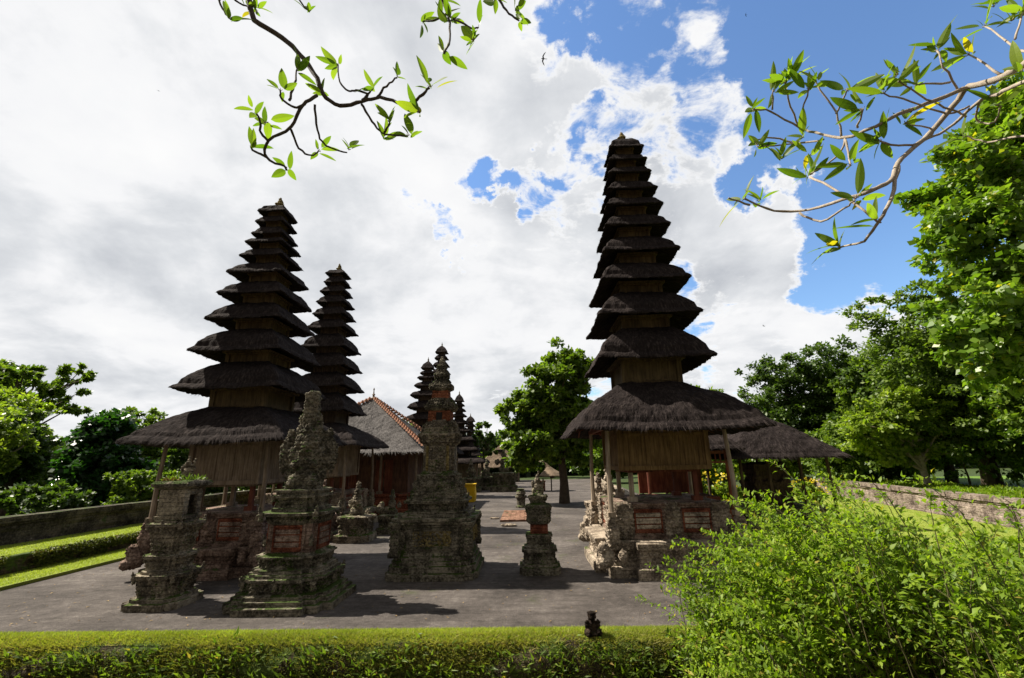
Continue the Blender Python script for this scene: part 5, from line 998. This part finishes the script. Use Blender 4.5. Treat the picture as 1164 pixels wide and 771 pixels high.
# ================================================================== overhanging frangipani limbs
def subdiv(pl,seed,w=.012):
    rr=np.random.default_rng(seed); P=np.array(pl); out=[]
    for i in range(len(P)-1):
        p0=P[max(i-1,0)];p1=P[i];p2=P[i+1];p3=P[min(i+2,len(P)-1)]
        for f in(0,.25,.5,.75):
            q=.5*((2*p1)+(-p0+p2)*f+(2*p0-5*p1+4*p2-p3)*f*f+(-p0+3*p1-3*p2+p3)*f**3); out.append(q+rr.normal(0,w*.25,3))
    out.append(P[-1]); return out
def limbset(T,base,branches,tips,rad0,rads,bark,seed,L0,kmin,kmax,trunk=None,W0=.30):
    rr=np.random.default_rng(seed); base=np.array(base)
    for k,(pl,(ra,rb)) in enumerate(zip(branches,rads)):
        q=subdiv(pl,seed+k); n=len(q); rad=[ra+(rb-ra)*(i/(n-1))*1.0+rr.normal(0,.04)*ra*.8 for i in range(n)]
        m=MB(); m.tube([tuple(v-base) for v in q],rad,8); m.build('branch',bark,T,smooth=True)
    if trunk:
        m=MB(); 
        for pts,rd in trunk: m.tube([tuple(np.array(p)-base) for p in pts],rd,10)
        m.build('trunk',bark,T,smooth=True)
    m=MB(); tw=MB()
    for tp in tips:
        tp=np.array(tp)-base; a0=rr.random()*6.28; k=rr.integers(kmin,kmax)
        axis=np.array([rr.normal(0,.5),rr.normal(0,.3),.5]); axis/=np.linalg.norm(axis); s=np.cross(axis,[0,1,.2]); s/=np.linalg.norm(s); b=np.cross(axis,s)
        for i in range(k):
            a=a0+i*2*math.pi/k+rr.normal(0,.25); d=(s*math.cos(a)+b*math.sin(a))*rr.uniform(.45,1.)+axis*rr.uniform(.1,1.3); tp0=tp+rr.normal(0,.012,3); L=L0*rr.uniform(.45,1.2)
            d/=np.linalg.norm(d); tw.tube([tuple(tp),tuple(tp+d*.02)],[.0025,.0018],4); nn=axis*1.0-d*.3+rr.normal(0,.3,3)
            longleaf(m,tp0+d*.014,d,nn,L,L*W0*rr.uniform(.85,1.15),rr.uniform(.02,.25),7,.22)
    m.build('leaves',L_FRAN,T); tw.build('leaf_stalks',BARKL,T)
def radl(pls,big,main,twig): return [main]+[ (twig if max(0,1) else twig) for _ in pls[1:]]
T=empty('frangipani_tree',(-3.2,-1.2,0),'dark barked frangipani limb hanging into the top of the view above the left pagodas','tree','overhanging frangipani trees')
s0=LB[0][0]; A2=[L2B[0][0],L2B[4][0],L2B[5][0],L2B[6][0],L2B[7][0]]
root=(s0[0]*.9-.2,1.5,s0[2]+.9)
trunk=[([(-3.2,-1.2,-.1),(-3.15,-1.1,1.4),(-3.0,-.8,3.6),(-2.6,0,5.0),root,s0],[.14,.12,.10,.08,.06,.026])]
for q in A2: trunk.append(([root,((root[0]+q[0])/2,(root[1]+q[1])/2,(root[2]+q[2])/2+.25),tuple(q)],[.035,.024,.014]))
limbset(T,(-3.2,-1.2,0),LB+L2B,LT+L2T,0,[(.026,.009)]+[(.014,.008)]+[(.010,.006)]*(len(LB)-2)+[(.014,.006)]+[(.009,.006)]*3+[(.013,.006)]+[(.010,.006)]*3,BARKD,3,.155,4,7,trunk,.36)
T=empty('frangipani_tree',(6.4,.6,0),'pale barked frangipani limb spreading leafy twigs across the upper right blue sky','tree','overhanging frangipani trees')
s0=RB[0][0]; s1=RB[2][0]; s2=RB[16][-1]; root=(4.6,1.7,3.6)
trunk=[([(7.0,.0,-.1),(6.8,.2,1.2),(6.1,.8,2.6),root,s0],[.15,.13,.10,.07,.030]),([root,((root[0]+s1[0])/2,1.9,(root[2]+s1[2])/2),tuple(s1)],[.05,.035,.018]),([root,tuple(RB[22][0])],[.03,.012]),([root,(s2[0]+.3,s2[1],s2[2]),tuple(s2)],[.04,.03,.012])]
RR=[(.025,.006),(.014,.006),(.014,.006),(.012,.005)]+[(.0075,.0045)]*(len(RB)-4)
limbset(T,(6.4,.6,0),RB,RT,0,RR,BARKL,5,.168,5,9,trunk,.27)
# ================================================================== swallows
def bird(x,y,z,s,yaw,roll,label):
    T=empty('bird',(x,y,z),label,'bird','small birds in the sky',rz=yaw); T.rotation_euler=(0,roll,yaw)
    V=[];F=[];n=8
    pf=[(-.5,.01),(-.3,.06),(0,.09),(.3,.08),(.42,.06),(.55,.01)]
    for u,r_ in pf:
        for k in range(n): a=2*math.pi*k/n; V.append((r_*math.cos(a)*s,u*s,r_*math.sin(a)*s))
    for i in range(len(pf)-1):
        for k in range(n): F.append((i*n+k,i*n+(k+1)%n,(i+1)*n+(k+1)%n,(i+1)*n+k))
    b0=len(V)
    for sg in(-1,1):
        W_=[(0,.25,0),(0,-.1,0),(.45,.30,.10),(.45,.05,.10),(.95,.02,.06),(1.25,-.35,-.02)]
        q=len(V); V+=[(sg*a*s,b*s,c*s) for a,b,c in W_]; F+=[(q,q+1,q+3,q+2),(q+2,q+3,q+4),(q+3,q+5,q+4)]
        q=len(V); V+=[(0,-.45*s,0),(sg*.05*s,-.4*s,0),(sg*.16*s,-.85*s,0)]; F.append((q,q+1,q+2))
    mesh('body',V,F,BLACK,T)
bird(1.06,14,17.31,.19,R(100),R(50),'dark swallow with curved wings in flight above the right pagoda, left of its tip')
bird(19.31,30,38.03,.14,R(60),R(20),'tiny dark bird high in the blue between the two frangipani limbs')
bird(-39.8,40,42.8,.16,R(20),R(15),'tiny dark bird high against the cloud above the left pagodas')
bird(32.8,60,19.5,.28,R(40),R(20),'tiny dark bird just right of the right pagoda above the dark trees')
